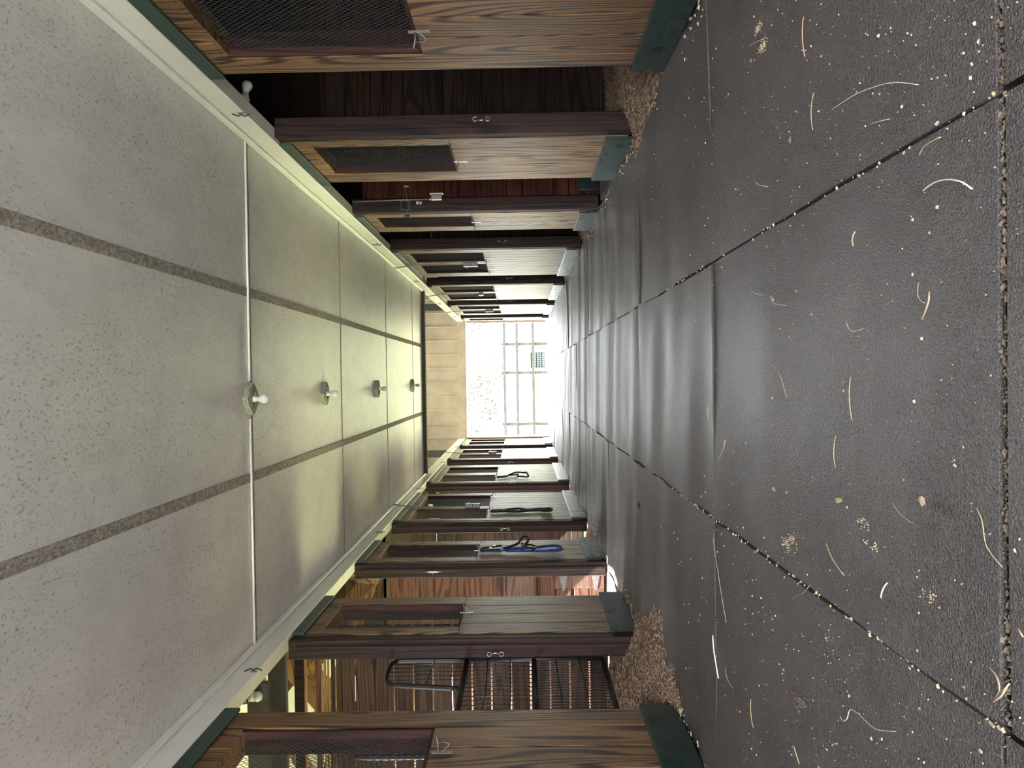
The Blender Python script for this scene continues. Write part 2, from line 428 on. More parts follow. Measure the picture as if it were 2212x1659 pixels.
# ------------------------------------------------------------------ white beams over the stall fronts
for n, (xf, s) in enumerate(((XL, -1), (XR, 1))):
    t = box('trim_%d' % (n+1), xf-s*0.022, xf+s*0.075, YN, YE, ZB, 2.60, M_WHITE, None, 0.004)
    tag(t, 'white painted beam along the %s of the photo' % ('lower stall row' if s < 0 else 'upper stall row'), kind='structure')
    box('moulding', xf-s*0.045, xf-s*0.023, YN, 13.2, ZC-0.045, ZC-0.0005, M_WHITE, t, 0.004)

# ------------------------------------------------------------------ stall fronts
def wire_mesh(w, h, pitch=0.0245, rad=0.0016):
    """diamond woven wire in the local YZ plane"""
    vs, fs = [], []
    for sgn in (1, -1):
        n = int((w+h)/pitch)+2
        for k in range(-n, n+1):
            # line z = sgn*1.25*(y) + k*pitch*1.6
            pts = []; c = k*pitch*1.5; sl = 1.25*sgn
            y = -w/2; st = pitch*0.6; i = 0
            ys = []
            while y < w/2+1e-6: ys.append(y); y += st
            for y in ys:
                z = sl*y+c
                if -h/2 <= z <= h/2:
                    pts.append(Vector((0.0012*(1 if (int(round(y/st))+k) % 2 else -1)*sgn, y, z)))
            if len(pts) > 1: sweep(vs, fs, pts, rad, rad, 3)
    return pymesh('wire_mesh', vs, fs, M_WIRE, False)
WM = {}
ORD = ['nearest to the camera', 'second from the camera', 'third from the camera', 'fourth from the camera', 'fifth from the camera', 'sixth from the camera', 'last before the open end']
def stall_front(side, idx, y0, y1, wins, post=True):
    s = 1 if side == 'right' else -1; xf = XR if s > 0 else XL
    row = 'top' if s > 0 else 'bottom'
    w = empty('wall_'+side, (xf, y0, 0), 'brown plank stall front, %s, %s of the photo' % (ORD[idx], row), kind='structure')
    b0 = y0+0.09 if post else y0
    px0, px1 = xf, xf+s*0.016
    def plank(a, b, z0, z1, cut0=True, cut1=True):
        g = 0.0045
        if b-a < 0.02: return
        box('plank', px0, px1, a+(g if cut0 else 0), b-(g if cut1 else 0), z0, z1, M_PLANK, w, 0.003)
    y = b0
    while y < y1-0.01:
        e = min(y+0.203, y1)
        if y1-e < 0.05: e = y1
        ov = [(a, b) for a, b in wins if a < e-0.001 and b > y+0.001]
        if not ov: plank(y, e, 0.05, ZB-0.005)
        else:
            plank(y, e, 0.05, WZ0); plank(y, e, WZ1, ZB-0.005)
            c = y
            for a, b in sorted(ov):
                if a > c: plank(c, a, WZ0, WZ1, c == y, False)
                c = max(c, b)
            if c < e-0.001: plank(c, e, WZ0, WZ1, False, True)
        y = e
    # solid backing behind the grooves, split around the windows
    edges = [b0]+[v for ab in sorted(wins) for v in ab]+[y1]
    bx0, bx1 = xf+s*0.0165, xf+s*0.03
    for k in range(0, len(edges), 2):
        box('backing', bx0, bx1, edges[k], edges[k+1], -0.016, 2.40, M_POST, w, 0)
    for a, b in wins:
        box('backing', bx0, bx1, a, b, -0.016, WZ0, M_POST, w, 0); box('backing', bx0, bx1, a, b, WZ1, 2.40, M_POST, w, 0)
    for a, b in wins:
        win = empty('mesh_window', (xf, a, WZ0)); setp(win, w, (xf, a, WZ0)); WL[win.name] = Vector((xf, a, WZ0))
        t = 0.016; l0, l1 = xf+s*0.002, xf+s*0.12
        box('jamb', l0, l1, a, a+t, WZ0, WZ1, M_LINING, win); box('jamb', l0, l1, b-t, b, WZ0, WZ1, M_LINING, win)
        box('sill', l0, l1, a+t, b-t, WZ0, WZ0+t, M_LINING, win); box('head', l0, l1, a+t, b-t, WZ1-t, WZ1, M_PLANK, win)
        ww, hh = round(b-a-2*t, 3), round(WZ1-WZ0-2*t, 3)
        if (ww, hh) not in WM: WM[(ww, hh)] = wire_mesh(ww, hh)
        link('wire_mesh', WM[(ww, hh)], win, (xf+s*0.042, (a+b)/2, (WZ0+WZ1)/2))
    # kick board, top trim, posts
    if idx == 0 and s > 0:
        box('kick_board', xf-s*0.024, xf-s*0.001, b0, y1+0.01, 0.112, 0.20, M_GREEN, w, 0.003)
        box('kick_board', xf-s*0.022, xf-s*0.001, b0, y1+0.012, 0.022, 0.110, M_GREEN, w, 0.003)
    else:
        box('kick_board', xf-s*0.024, xf-s*0.001, b0+0.004, y1+0.006, 0.012, 0.20, M_GREEN, w, 0.003)
    box('top_trim', xf-s*0.020, xf-s*0.001, b0, y1+0.012, ZT, ZB-0.001, M_GREENTRIM, w, 0.003)
    if post:
        box('door_post', xf+s*0.004, xf+s*0.138, y0, y0+0.088, 0.02, ZB-0.001, M_POST, w, 0.006)
        box('door_stop', xf+s*0.045, xf+s*0.075, y0-0.012, y0-0.0005, 0.05, ZB-0.06, M_POST, w, 0.003)
    box('end_stud', xf+s*0.032, xf+s*0.13, y1-0.075, y1-0.004, 0.02, ZB-0.001, M_POST, w, 0.004)
    return w
RP = [(1.35, 3.83, [(1.62, 2.35), (2.75, 3.64)]), (4.85, 5.97, [(5.06, 5.72)]), (7.09, 8.02, [(7.31, 7.80)]),
      (9.15, 11.63, [(9.46, 10.17), (10.39, 11.25)]), (12.71, 15.27, [(12.92, 13.80), (14.06, 15.08)]),
      (16.30, 18.85, [(16.52, 17.30), (17.66, 18.50)]), (19.90, 20.86, [(20.1, 20.7)])]
LP = [(1.35, 3.86, [(1.62, 2.40), (2.80, 3.66)]), (4.93, 5.86, [(5.15, 5.68)]), (6.92, 7.86, [(7.15, 7.69)]),
      (8.90, 11.10, [(9.11, 9.78), (9.97, 10.89)]), (12.15, 14.63, [(12.36, 13.15), (13.46, 14.30)]),
      (15.66, 17.93, [(15.88, 16.70), (16.85, 17.70)]), (18.84, 20.86, [(19.08, 19.86), (20.05, 20.65)])]
for i, (a, b, w) in enumerate(RP): stall_front('right', i, a, b, w, True)
for i, (a, b, w) in enumerate(LP): stall_front('left', i, a, b, w, True)

# ------------------------------------------------------------------ partitions between the stalls
def partition(name, xa, xb, Y, mat, label, z1=2.32, h=0.152, gap=0.006, t=0.03, z0=0.0):
    w = empty(name, ((xa+xb)/2, Y, 0), label, kind='structure')
    z = z0
    while z < z1-0.03:
        e = min(z+h, z1)
        box('board', xa, xb, Y, Y+t, z+gap/2, e-gap/2, mat, w, 0.002); z = e
    return w
def rp(Y, lab, mat=M_SHADEBOARD, gap=0.006): return partition('wall_inner', XR+0.15, 5.2, Y, mat, lab, gap=gap)
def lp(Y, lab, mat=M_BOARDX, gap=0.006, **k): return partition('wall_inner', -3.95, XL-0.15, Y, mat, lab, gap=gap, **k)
rp(5.63, 'shade-darkened board partition inside the nearest open stall, top of the photo')
rp(7.12, 'red board passage wall inside the second opening, top of the photo', M_SHADERED)
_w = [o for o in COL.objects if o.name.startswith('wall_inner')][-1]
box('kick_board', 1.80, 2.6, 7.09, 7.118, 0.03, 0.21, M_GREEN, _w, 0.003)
rp(9.80, 'shade-darkened board partition inside the third opening, top of the photo')
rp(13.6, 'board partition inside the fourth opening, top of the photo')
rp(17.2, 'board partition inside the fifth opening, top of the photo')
lp(5.63, 'brown board partition with bright gaps behind the black gate', gap=0.014)
lp(9.85, 'brown board partition behind the third opening, bottom of the photo')
lp(13.2, 'board partition behind the fourth opening, bottom of the photo')
lp(16.8, 'board partition behind the fifth opening, bottom of the photo')
# passage wall, bottom of the photo, with a low hinged hatch
pw = empty('wall_inner', (-3.0, 7.0, 0), 'red cedar board wall in the passage, bottom of the photo', kind='structure')
zx = lambda v: onY(900+v/4.81, 1270, 7.0).z
cuts = [-300, -140, 25, 190, 352, 510, 675, 835, 903]
for k in range(len(cuts)-1):
    box('board', -3.95, XL-0.10, 7.0, 7.03, zx(cuts[k+1])+0.003, zx(cuts[k])-0.003, M_REDBOARD, pw, 0.002)
box('rail', -3.95, XL-0.10, 6.955, 7.03, zx(930), zx(905), M_GREYBOARD, pw, 0.003)
for a, b in ((932, 1082), (1086, 1241)): box('board', -3.95, XL-0.08, 6.95, 6.985, zx(b)+0.002, zx(a)-0.002, M_GREYBOARD, pw, 0.003)
box('board', -3.95, XL-0.10, 7.02, 7.045, zx(1286), zx(1241), M_REDBOARD, pw, 0.001)
box('board', -3.95, XL-0.10, 7.0, 7.03, zx(1432), zx(1287), M_REDBOARD, pw, 0.002)
box('board', -3.95, XL-0.10, 7.02, 7.045, -0.02, zx(1433), M_REDBOARD, pw, 0.001)
hatch = empty('low_hatch', (-2.0, 6.98, 0), 'low brown plank hatch with two metal strap hinges, bottom of the photo', 'hatch')
xq = onY(1255, 1270, 6.98).x
box('rail', xq, XL-0.09, 6.965, 6.995, zx(1945), zx(1436), M_GREYBOARD, hatch, 0.003)
for a, b in ((1455, 1600), (1635, 1785), (1795, 1945)):
    box('slat', xq-0.6, xq-0.004, 6.975, 7.0, zx(b), zx(a), M_REDBOARD, hatch, 0.003)
for v in (1525, 1858):
    zc = zx(v); vs = [(XL-0.10, 6.9605, zc-0.045), (XL-0.10, 6.9605, zc+0.045), (xq-0.02, 6.9605, zc+0.012), (xq-0.02, 6.9605, zc-0.012)]
    vs = [Vector(p) for p in vs]; vs += [p+Vector((0, 0.004, 0)) for p in vs]; o0 = Vector((XL-0.10, 6.96, zc))
    link('strap_hinge', pymesh('strap_hinge', [p-o0 for p in vs], [(0, 1, 2, 3), (7, 6, 5, 4), (0, 4, 5, 1), (1, 5, 6, 2), (2, 6, 7, 3), (3, 7, 4, 0)], M_DULLSTEEL), hatch, o0)

# ------------------------------------------------------------------ outer shell
def shell(name, vs, fs, mat, label):
    o = link(name, pymesh(name, vs, fs, mat)); return tag(o, label, kind='structure')
def wall_with_holes(name, X, th, holes, label):
    w = empty(name, (X, 0, 0), label, kind='structure'); y = YN
    for a, b, z0, z1 in sorted(holes):
        box('wall_section', X, X+th, y, a, -0.1, 2.9, M_BOARDX, w, 0)
        if z0 > 0: box('wall_section', X, X+th, a, b, -0.1, z0, M_BOARDX, w, 0)
        box('wall_section', X, X+th, a, b, z1, 2.9, M_BOARDX, w, 0); y = b
    box('wall_section', X, X+th, y, YE, -0.1, 2.9, M_BOARDX, w, 0)
wall_with_holes('wall_outer', -4.05, 0.08, [(2.9, 4.2, 1.35, 2.2), (5.72, 6.98, 0, 2.4), (8.2, 9.8, 0.9, 2.2), (10.6, 12.6, 0.9, 2.2), (14.2, 16.2, 0.9, 2.2)], 'outer barn wall behind the bottom stall row')
wall_with_holes('wall_outer', 5.25, 0.08, [], 'outer barn wall behind the top stall row')
# roof: opaque boards with translucent ribbed panels
def corr(name, xa, za, xb, zb_, y0, y1, mat, parent, pitch=0.076, amp=0.012):
    n = int((y1-y0)/pitch*4); vs, fs = [], []
    o = Vector(((xa+xb)/2, (y0+y1)/2, (za+zb_)/2))
    for i in range(n+1):
        y = y0+(y1-y0)*i/n; dz = amp*math.sin(2*math.pi*i/4)
        vs += [Vector((xa, y, za+dz))-o, Vector((xb, y, zb_+dz))-o]
    for i in range(n): fs.append((2*i, 2*i+1, 2*i+3, 2*i+2))
    return link(name, pymesh(name, vs, fs, mat), parent, o)
roof = empty('roof', (-0.08, 8.5, 5.0), 'barn roof with pale ribbed panels over the bottom stall row', kind='structure')
EL, ER, RX, RZ, EZ = -4.35, 5.55, -0.08, 5.0, 2.75
for (a, b, m) in ((YN, 5.9, M_ROOF), (5.9, 9.4, M_FIBRE), (9.4, 13.6, M_ROOF), (13.6, 19.6, M_FIBRE2), (19.6, YE+0.5, M_ROOF)):
    corr('roof_panel', EL, EZ, RX, RZ, a, b, m, roof)
for (a, b, m) in ((YN, 13.6, M_ROOF), (13.6, 19.6, M_FIBRE2), (19.6, YE+0.5, M_ROOF)):
    corr('roof_panel', RX, RZ, ER, EZ, a, b, m, roof)

lf = box('ceiling', XR+0.13, 5.24, YN, 13.3, 2.605, 2.64, M_SHADEBOARD, None, 0)  # unseen loft added to keep attic light out of these stalls
tag(lf, 'unseen loft boards added to block light above the top stall row', kind='structure')
lg = box('ceiling', -3.96, XL-0.13, 9.5, 13.3, 2.605, 2.64, M_SHADEBOARD, None, 0)  # loft added to block light from the far roof panels
tag(lg, 'loft boards added to block light above the far part of the bottom stall row', kind='structure')
lw = link('wall_inner', pymesh('loft_light_block', [(-4.1, 9.5, 2.6), (-0.1, 9.5, 2.6), (-0.1, 9.5, 4.95), (-4.1, 9.5, 2.82)], [(0, 1, 2, 3)], M_BOARDX))  # curtain wall added to block the bright far roof panels
tag(lw, 'board wall added to block loft light above the bottom stall row', kind='structure')
# end walls
ew = empty('wall_back', (-0.08, YE, 0), 'pink painted vertical board wall above the far doorway', kind='structure')
x = -4.1
while x < 5.2:
    inside = -1.9 < x+0.19 < 1.75
    ztop = (RZ-abs(x)*0.40+0.1) if x > 0 else min(RZ, 2.95+(x+4.35)*0.527)
    box('board', x, x+0.382, YE+0.02, YE+0.05, 2.5 if inside else 0.0, ztop, M_PINK, ew, 0.002)
    box('batten', x+0.379, x+0.396, YE-0.06, YE+0.05, 2.58 if inside else 0.0, ztop, M_PINKB, ew, 0.001)
    x += 0.397
for a, b, z0 in ((-4.1, -1.9, 0), (-1.9, 1.75, 2.5), (1.75, 5.2, 0)): box('backing', a, b, YE+0.055, YE+0.07, z0, 3.2 if abs(a+b) > 2 else 4.2, M_PINK, ew, 0)
box('header', -1.95, 1.75, YE-0.05, YE+0.10, 2.36, 2.60, M_PINK, ew, 0.005)
box('door_trim', -1.77, -1.69, YE+0.0, YE+0.16, 0.06, 2.34, M_PINK, ew, 0.004)
box('door_trim', 1.55, 1.61, YE+0.0, YE+0.16, 0.06, 2.34, M_PINK, ew, 0.004)
for X in (-2.06, 1.90): box('post', X-0.09, X+0.09, 19.6, 19.78, 2.62, 4.1, M_DARKGAP, ew, 0.004)
nw = empty('wall_front', (-0.08, YN, 0), 'near end wall behind the camera', kind='structure')
for a, b, z0, z1 in ((-4.05, -1.85, -0.1, 2.8), (1.7, 5.33, -0.1, 2.9), (-1.85, 1.7, 2.78, 4.9), (1.7, 5.0, 2.9, 3.0)):
    box('wall_section', a, b, YN-0.08, YN, z0, z1, M_BOARDX, nw, 0)
vs = [(-4.05, YN-0.04, 2.9), (5.33, YN-0.04, 2.9), (-0.08, YN-0.04, 5.0)]
link('gable', pymesh('gable', [Vector(v)-Vector((-0.08, YN, 0)) for v in vs], [(0, 1, 2)], M_BOARDX), nw, (-0.08, YN, 0))

# ------------------------------------------------------------------ roof timbers seen over the black gate
def timber(name, p, r, w, t, mat, label, par=None):
    p, r = Vector(p), Vector(r); o = (p+r)/2; vs, fs = [], []
    sweep(vs, fs, [p-o, r-o], w/2, t/2, up=(0, 0, 1) if abs((r-p).normalized().z) < 0.9 else (1, 0, 0), square=True)
    ob = link(name, pymesh(name, vs, fs, mat), par, o); return ob
tr = empty('roof_timbers', (-3.5, 6.0, 2.4), 'raw and dark timbers of the roof above the black gate', kind='structure')
timber('joist', (-1.92, 4.6, 2.50), (-3.95, 4.6, 2.50), 0.13, 0.05, M_DARKGAP, '', tr)
timber('joist', (-1.92, 5.65, 2.735), (-3.95, 5.65, 2.735), 0.14, 0.05, M_DARKGAP, '', tr)
timber('board', (-1.92, 5.70, 2.575), (-3.95, 5.70, 2.575), 0.085, 0.03, M_POST, '', tr)
timber('lath', (-1.92, 5.64, 2.515), (-3.95, 5.64, 2.515), 0.014, 0.03, M_RAFTER, '', tr)  # thin pale strips here and below stand in for lit timber edges
timber('rail', (-1.92, 5.66, 2.415), (-3.95, 5.66, 2.415), 0.042, 0.042, M_REDBOARD, '', tr)
timber('lath', (-1.92, 5.645, 2.365), (-3.95, 5.645, 2.365), 0.012, 0.03, M_RAFTER, '', tr)
timber('lath', (-1.92, 5.645, 2.338), (-3.95, 5.645, 2.338), 0.010, 0.03, M_RAFTER, '', tr)
for p, r, m in (((-2.0, 7.2, 2.35), (-3.4, 7.2, 3.5), M_REDBOARD), ((-2.35, 6.4, 3.05), (-3.3, 6.4, 2.25), M_RAFTER), ((-2.2, 7.6, 3.7), (-3.6, 7.6, 2.6), M_RAFTER),
                ((-2.2, 8.2, 2.5), (-3.9, 8.2, 3.1), M_RAFTER), ((-2.5, 6.7, 2.4), (-3.2, 6.7, 2.75), M_RAFTER), ((-2.6, 8.6, 2.7), (-3.9, 8.6, 3.7), M_REDBOARD)):
    timber('brace', p, r, 0.14, 0.04, m, '', tr)
for y in (7.0, 8.2, 9.4): timber('rafter', (-4.2, y, 2.72), (-0.3, y, 4.75), 0.14, 0.045, M_RAFTER, '', tr)

# ------------------------------------------------------------------ outdoors beyond the far doorway
gr = link('ground', pymesh('ground', [(-60, -60, -0.13), (60, -60, -0.13), (60, 120, -0.13), (-60, 120, -0.13)], [(0, 1, 2, 3)], M_GRASS))
tag(gr, 'sunlit grass around the barn', kind='structure')
ga = link('ground', pymesh('gravel', [(-2.6, 21.2, -0.06), (2.4, 21.2, -0.06), (3.2, 24.2, -0.10), (-3.4, 24.2, -0.10)], [(0, 1, 2, 3)], M_GRAVEL))
tag(ga, 'pale gravel apron outside the far doorway', kind='structure')
gy = link('ground', pymesh('yard', [(-16, -30, -0.11), (16, -30, -0.11), (16, -3.0, -0.11), (-16, -3.0, -0.11)], [(0, 1, 2, 3)], M_GRAVEL))  # unseen ground added to bounce neutral light into the near end
tag(gy, 'unseen pale gravel yard added to bounce neutral light behind the camera', kind='structure')
FY = 25.5
fence = empty('board_fence', (0, FY, -0.13), 'thin darkened board fence beyond the bright far doorway', 'fence')
for X in (-3.45, -1.67, 0.13, 1.13, 2.9): box('post', X-0.05, X+0.05, FY-0.05, FY+0.05, -0.13, 1.47, M_FENCE, fence, 0.006)
for z in (0.36, 0.92, 1.36): 
    for a, b in ((-3.4, -1.72), (-1.62, 0.08), (0.18, 1.08), (1.18, 2.85)): box('rail', a-0.05, b+0.05, FY-0.078, FY-0.052, z-0.05, z+0.05, M_FENCE, fence, 0.004)
lat = empty('gridded_panel', (0.62, 27.3, -0.13), 'small blue gridded panel standing behind the fence outside', 'panel')
for k in range(8): box('bar', 0.32+k*0.075, 0.365+k*0.075, 27.29, 27.31, -0.13, 0.42, M_BLUEPANEL, lat, 0.002)
for k in range(5): box('cross_bar', 0.30, 0.90, 27.312, 27.33, -0.02+k*0.1, 0.03+k*0.1, M_BLUEPANEL, lat, 0.002)
def tree(x, y, h, seed, label):
    rnd = random.Random(seed); t = empty('tree', (x, y, -0.13), label, 'tree', 'trees beyond the far doorway')
    trunk = [([(x, y, -0.2), (x+0.1, y, h*0.3), (x-0.05, y+0.1, h*0.6)], [0.16, 0.12, 0.06])]
    for k in range(5):
        a = rnd.uniform(0, 6.28); zb = h*(0.3+0.06*k)
        trunk.append(([(x, y, zb), (x+0.8*math.cos(a), y+0.8*math.sin(a), zb+0.7), (x+1.4*math.cos(a), y+1.4*math.sin(a), zb+1.2)], [0.06, 0.04, 0.02]))
    tubes('trunk', trunk, M_BARK, t, (x, y, -0.13))
    vs, fs = [], []; cl = [(rnd.gauss(0, 1.0), rnd.gauss(0, 0.8), h*rnd.uniform(0.3, 0.95)) for _ in range(16)]
    for k in range(1500):
        c = rnd.choice(cl); p = Vector((c[0]+rnd.gauss(0, 0.42), c[1]+rnd.gauss(0, 0.42), c[2]+rnd.gauss(0, 0.35)))
        u = Vector((rnd.gauss(0, 1), rnd.gauss(0, 1), rnd.gauss(0, 1))).normalized(); v = u.orthogonal().normalized(); b = len(vs)
        vs += [p+u*0.10, p+v*0.05, p-u*0.10, p-v*0.05]; fs.append((b, b+1, b+2, b+3))
    f = link('foliage', pymesh('foliage', vs, fs, M_LEAF), t, (x, y, -0.13)); f['kind'] = 'stuff'
tree(-5.2, 31, 4.4, 1, 'leafy tree at the lower end of the far doorway')
tree(-0.6, 39, 5.6, 2, 'leafy tree behind the middle of the far doorway')
tree(4.2, 30, 4.6, 3, 'leafy tree at the upper end of the far doorway')

# ------------------------------------------------------------------ bulbs on the ceiling
BN = ['nearest the camera on the white conduit', 'second from the camera', 'third from the camera', 'farthest, by the end of the ceiling']
for k, (X, Y) in enumerate(((-0.12, 4.75), (-0.126, 6.56), (-0.125, 8.97), (-0.122, 11.9))):
    t = empty('ceiling_light', (X, Y, ZC), 'bare bulb on a diamond ceiling plate, %s' % BN[k], 'light', 'bare bulbs along the ceiling')
    vs, fs = [], []; r0 = 0.105; hole = 0.047; dep = 0.035; n = 24
    def rr(a):                                            # rounded diamond outline
        return r0/((abs(math.cos(a))**1.25+abs(math.sin(a))**1.25)**(1/1.25))
    for a_ in range(n):
        a = 2*math.pi*a_/n; c, s_ = math.cos(a), math.sin(a); R = rr(a)
        vs += [Vector((R*c, R*s_, 0)), Vector((R*c, R*s_, -dep)), Vector((hole*c, hole*s_, -dep-0.004)), Vector((hole*c, hole*s_, -0.003))]
    for a_ in range(n):
        b = 4*a_; e = 4*((a_+1) % n)
        fs += [(b, b+1, e+1, e), (b+1, b+2, e+2, e+1), (b+2, b+3, e+3, e+2)]
    link('base_plate', pymesh('base_plate', vs, fs, M_PEEL), t, (X, Y, ZC))
    lathe_obj('socket', (X, Y, ZC-0.002), (0, 0, -1), [(0.036, 0.0), (0.036, 0.02), (0.022, 0.03), (0.019, 0.048), (0.019, 0.056)], M_PORC, t)
    lathe_obj('bulb', (X, Y, ZC-0.05), (0, 0, -1), [(0.013, 0), (0.014, 0.012), (0.02, 0.024), (0.028, 0.038), (0.031, 0.052), (0.028, 0.068), (0.018, 0.079), (0.002, 0.083)], M_BULB, t)
# bulbs in the stalls
for nm, (px, py, X), lab, s in (('r', (533, 188, 1.80), 'dim bare bulb on a bracket inside the dark stall, top of the photo', 1), ('l', (553, 1505, -1.99), 'bare bulb in a dark socket beside the beam, bottom of the photo', -1)):
    p = onX(px, py, X); t = empty('stall_light', p, lab, 'light', 'bulbs inside the stalls')
    if s < 0:
        lathe_obj('socket', p+Vector((0, 0, 0.10)), (0, 0, -1), [(0.04, 0), (0.045, 0.03), (0.04, 0.055), (0.028, 0.06)], M_BLACK, t)
        lathe_obj('collar', p+Vector((0, 0, 0.042)), (0, 0, -1), [(0.03, 0), (0.03, 0.035)], M_PORC, t)
        lathe_obj('bulb', p+Vector((0, 0, 0.008)), (0, 0, -1), [(0.026, 0), (0.032, 0.015), (0.031, 0.03), (0.02, 0.044), (0.002, 0.049)], M_BULB, t)
        box('bracket', XL-0.076, p.x+0.001, p.y-0.02, p.y+0.02, p.z+0.095, p.z+0.12, M_BLACK, t)
    else:
        ax = Vector((1, 0.0, -0.25)).normalized()
        lathe_obj('bulb', p, ax, [(0.014, -0.04), (0.02, -0.022), (0.032, 0.002), (0.031, 0.02), (0.02, 0.034), (0.002, 0.04)], M_BULB, t)
        lathe_obj('socket', p-ax*0.1, ax, [(0.03, 0), (0.034, 0.03), (0.022, 0.05), (0.02, 0.065)], M_PORC, t)

# ------------------------------------------------------------------ metal hooks on the stall fronts
def bridle_hook(px, py, s, label, scale=1.0, group='hooks below the mesh windows'):
    xf = XR if s > 0 else XL; xw = xf-s*0.001; p = onX(px, py, xw); k = scale
    t = empty('bridle_hook', p, label, 'hook', group); ox = Vector((-s, 0, 0))
    box('plate', xw, xw-s*0.004, p.y-0.012*k, p.y+0.012*k, p.z-0.05*k, p.z+0.05*k, M_STEEL, t, 0.001)
    q0 = p+Vector((0, 0, 0.018*k))+ox*0.003
    tubes('prong', [([q0, q0+ox*0.035*k, q0+ox*0.075*k+Vector((0, 0, 0.008*k))], 0.0045*k),
                    (smooth_path([q0+ox*0.045*k, q0+ox*0.042*k+Vector((0, 0.012, -0.03*k)), q0+ox*0.028*k+Vector((0, 0.012, -0.048*k)), q0+ox*0.004+Vector((0, 0, -0.02*k))], 5), 0.0022*k)], M_DULLSTEEL, t, p)
hooksR = [(905, 68, 'on the stall front nearest the camera'), (995, 349, 'on the second stall front'), (1029, 480, 'on the third stall front'),
          (1054, 558, 'below the nearer window of the fourth stall front'), (1061, 581, 'below the farther window of the fourth stall front'),
          (1070, 624, 'below the nearer window of the fifth stall front'), (1077, 642, 'below the farther window of the fifth stall front'), (1087, 673, 'on the sixth stall front')]
for x_, y_, l in hooksR: bridle_hook(x_, y_, 1, 'bent steel hook %s, top of photo' % l)
hooksL = [(955, 1626, 'on the stall front nearest the camera'), (1008, 1324, 'on the second stall front'),
          (1067, 1074, 'below the farther window of the fourth stall front'), (1061, 1104, 'above the hanging black strap'),
          (1082, 1009, 'below the farther window of the fifth stall front'), (1075, 1029, 'above the hanging black halter'), (1088, 972, 'on the sixth stall front')]
for x_, y_, l in hooksL: bridle_hook(x_, y_, -1, 'bent steel hook %s, bottom of photo' % l)
bridle_hook(1035, 1190, -1, 'bent steel hook holding the leather halter and blue rope, bottom of the photo')

# ------------------------------------------------------------------ snaps and latches on the posts
def snap(px, py, Y, s, label, L=0.105, mat=None):
    mat = mat or M_STEEL
    p = onY(px, py, Y-0.004); t = empty('double_snap', p, label, 'snap', 'double ended snaps hung on the door posts')
    tubes('shaft', [([p+Vector((0, -0.004, -L*0.28)), p+Vector((0, -0.004, L*0.28))], 0.0052)], mat, t, p)
    for k in (1, -1):
        c = p+Vector((s*0.008, -0.004, k*L*0.40))
        tubes('snap_eye', [(arc(c, (1, 0, 0), (0, 0, 1), 0.0145, 0, 6.283, 15)[:-1], 0.0034, None, True)], mat, t, c)
    tubes('screw_eye', [(arc(p+Vector((s*0.008, -0.006, L*0.52)), (0, 1, 0), (0, 0, 1), 0.010, 0, 6.283, 13)[:-1], 0.0022, None, True)], M_DULLSTEEL, t, p)
snap(1040, 260, 4.85, 1, 'steel double ended snap on the post of the second stall front, top of photo')
snap(1085, 523, 9.15, 1, 'steel double ended snap on the post of the fourth stall front, top of the photo')
snap(1100, 601, 12.71, 1, 'steel double ended snap on the post of the fifth stall front, top of the photo')
snap(1101, 652, 16.30, 1, 'steel double ended snap on the post of the sixth stall front, top of the photo')
snap(1070, 1410, 4.93, -1, 'bright double ended snap on the post beside the black gate', mat=M_STEEL)
snap(1091, 1141, 8.90, -1, 'steel double ended snap on the post of the fourth stall front, bottom of the photo')
snap(1103, 997, 15.66, -1, 'steel double ended snap on the post of the sixth stall front, bottom of the photo')
snap(1107, 1041, 12.15, -1, 'steel double ended snap on the post of the fifth stall front, bottom of the photo')
p = onY(935, 1234, 6.915); t = empty('slide_bolt', p, 'pale steel slide bolt on the post beside the red board passage', 'latch')
box('plate', p.x-0.013, p.x+0.013, p.y-0.003, p.y+0.001, p.z-0.05, p.z+0.05, M_WHITETAG, t, 0.001)
tubes('bolt', [([p+Vector((0, -0.009, -0.075)), p+Vector((0, -0.009, 0.075))], 0.005), ([p+Vector((0, -0.009, 0.0)), p+Vector((-0.02, -0.018, 0.0))], 0.004)], M_STEEL, t, p)
for dz in (-0.03, 0.03): box('keeper', p.x-0.009, p.x+0.009, p.y-0.016, p.y-0.003, p.z+dz-0.006, p.z+dz+0.006, M_STEEL, t, 0.001)

# ------------------------------------------------------------------ hooks screwed to the white beams
def beam_hook(px, py, s, label):
    xw = (XR-0.022) if s > 0 else (XL+0.022); p = onX(px, py, xw); ox = Vector((-s, 0, 0))
    t = empty('beam_hook', p, label, 'hook', 'small hooks on the white beams')
    box('clip', xw-s*0.0005, xw-s*0.006, p.y-0.008, p.y+0.008, p.z-0.02, p.z+0.02, M_DULLSTEEL, t, 0.001)
    q0 = p+ox*0.006
    tubes('arm', [(smooth_path([q0+Vector((0, 0, 0.055)), q0+ox*0.014+Vector((0, 0, 0.02)), q0+ox*0.006, q0+ox*0.016+Vector((0, 0, -0.02)), q0+ox*0.004+Vector((0, 0, -0.05))], 5), 0.0042)], M_BLACK, t, p)
PLACE = ['over the nearest opening', 'over the third opening', 'over the fourth opening', 'over the fifth opening', 'over the sixth opening']
for k, (x_, y_) in enumerate(((521, 243), (815, 526), (899, 606), (950, 655), (983, 683))): beam_hook(x_, y_, 1, 'small dark hook on the white beam %s, top of the photo' % PLACE[k])
for k, (x_, y_) in enumerate(((548, 1452), (823, 1152), (906, 1057), (958, 1000), (989, 966))): beam_hook(x_, y_, -1, 'small dark hook on the white beam %s, bottom of the photo' % PLACE[k])

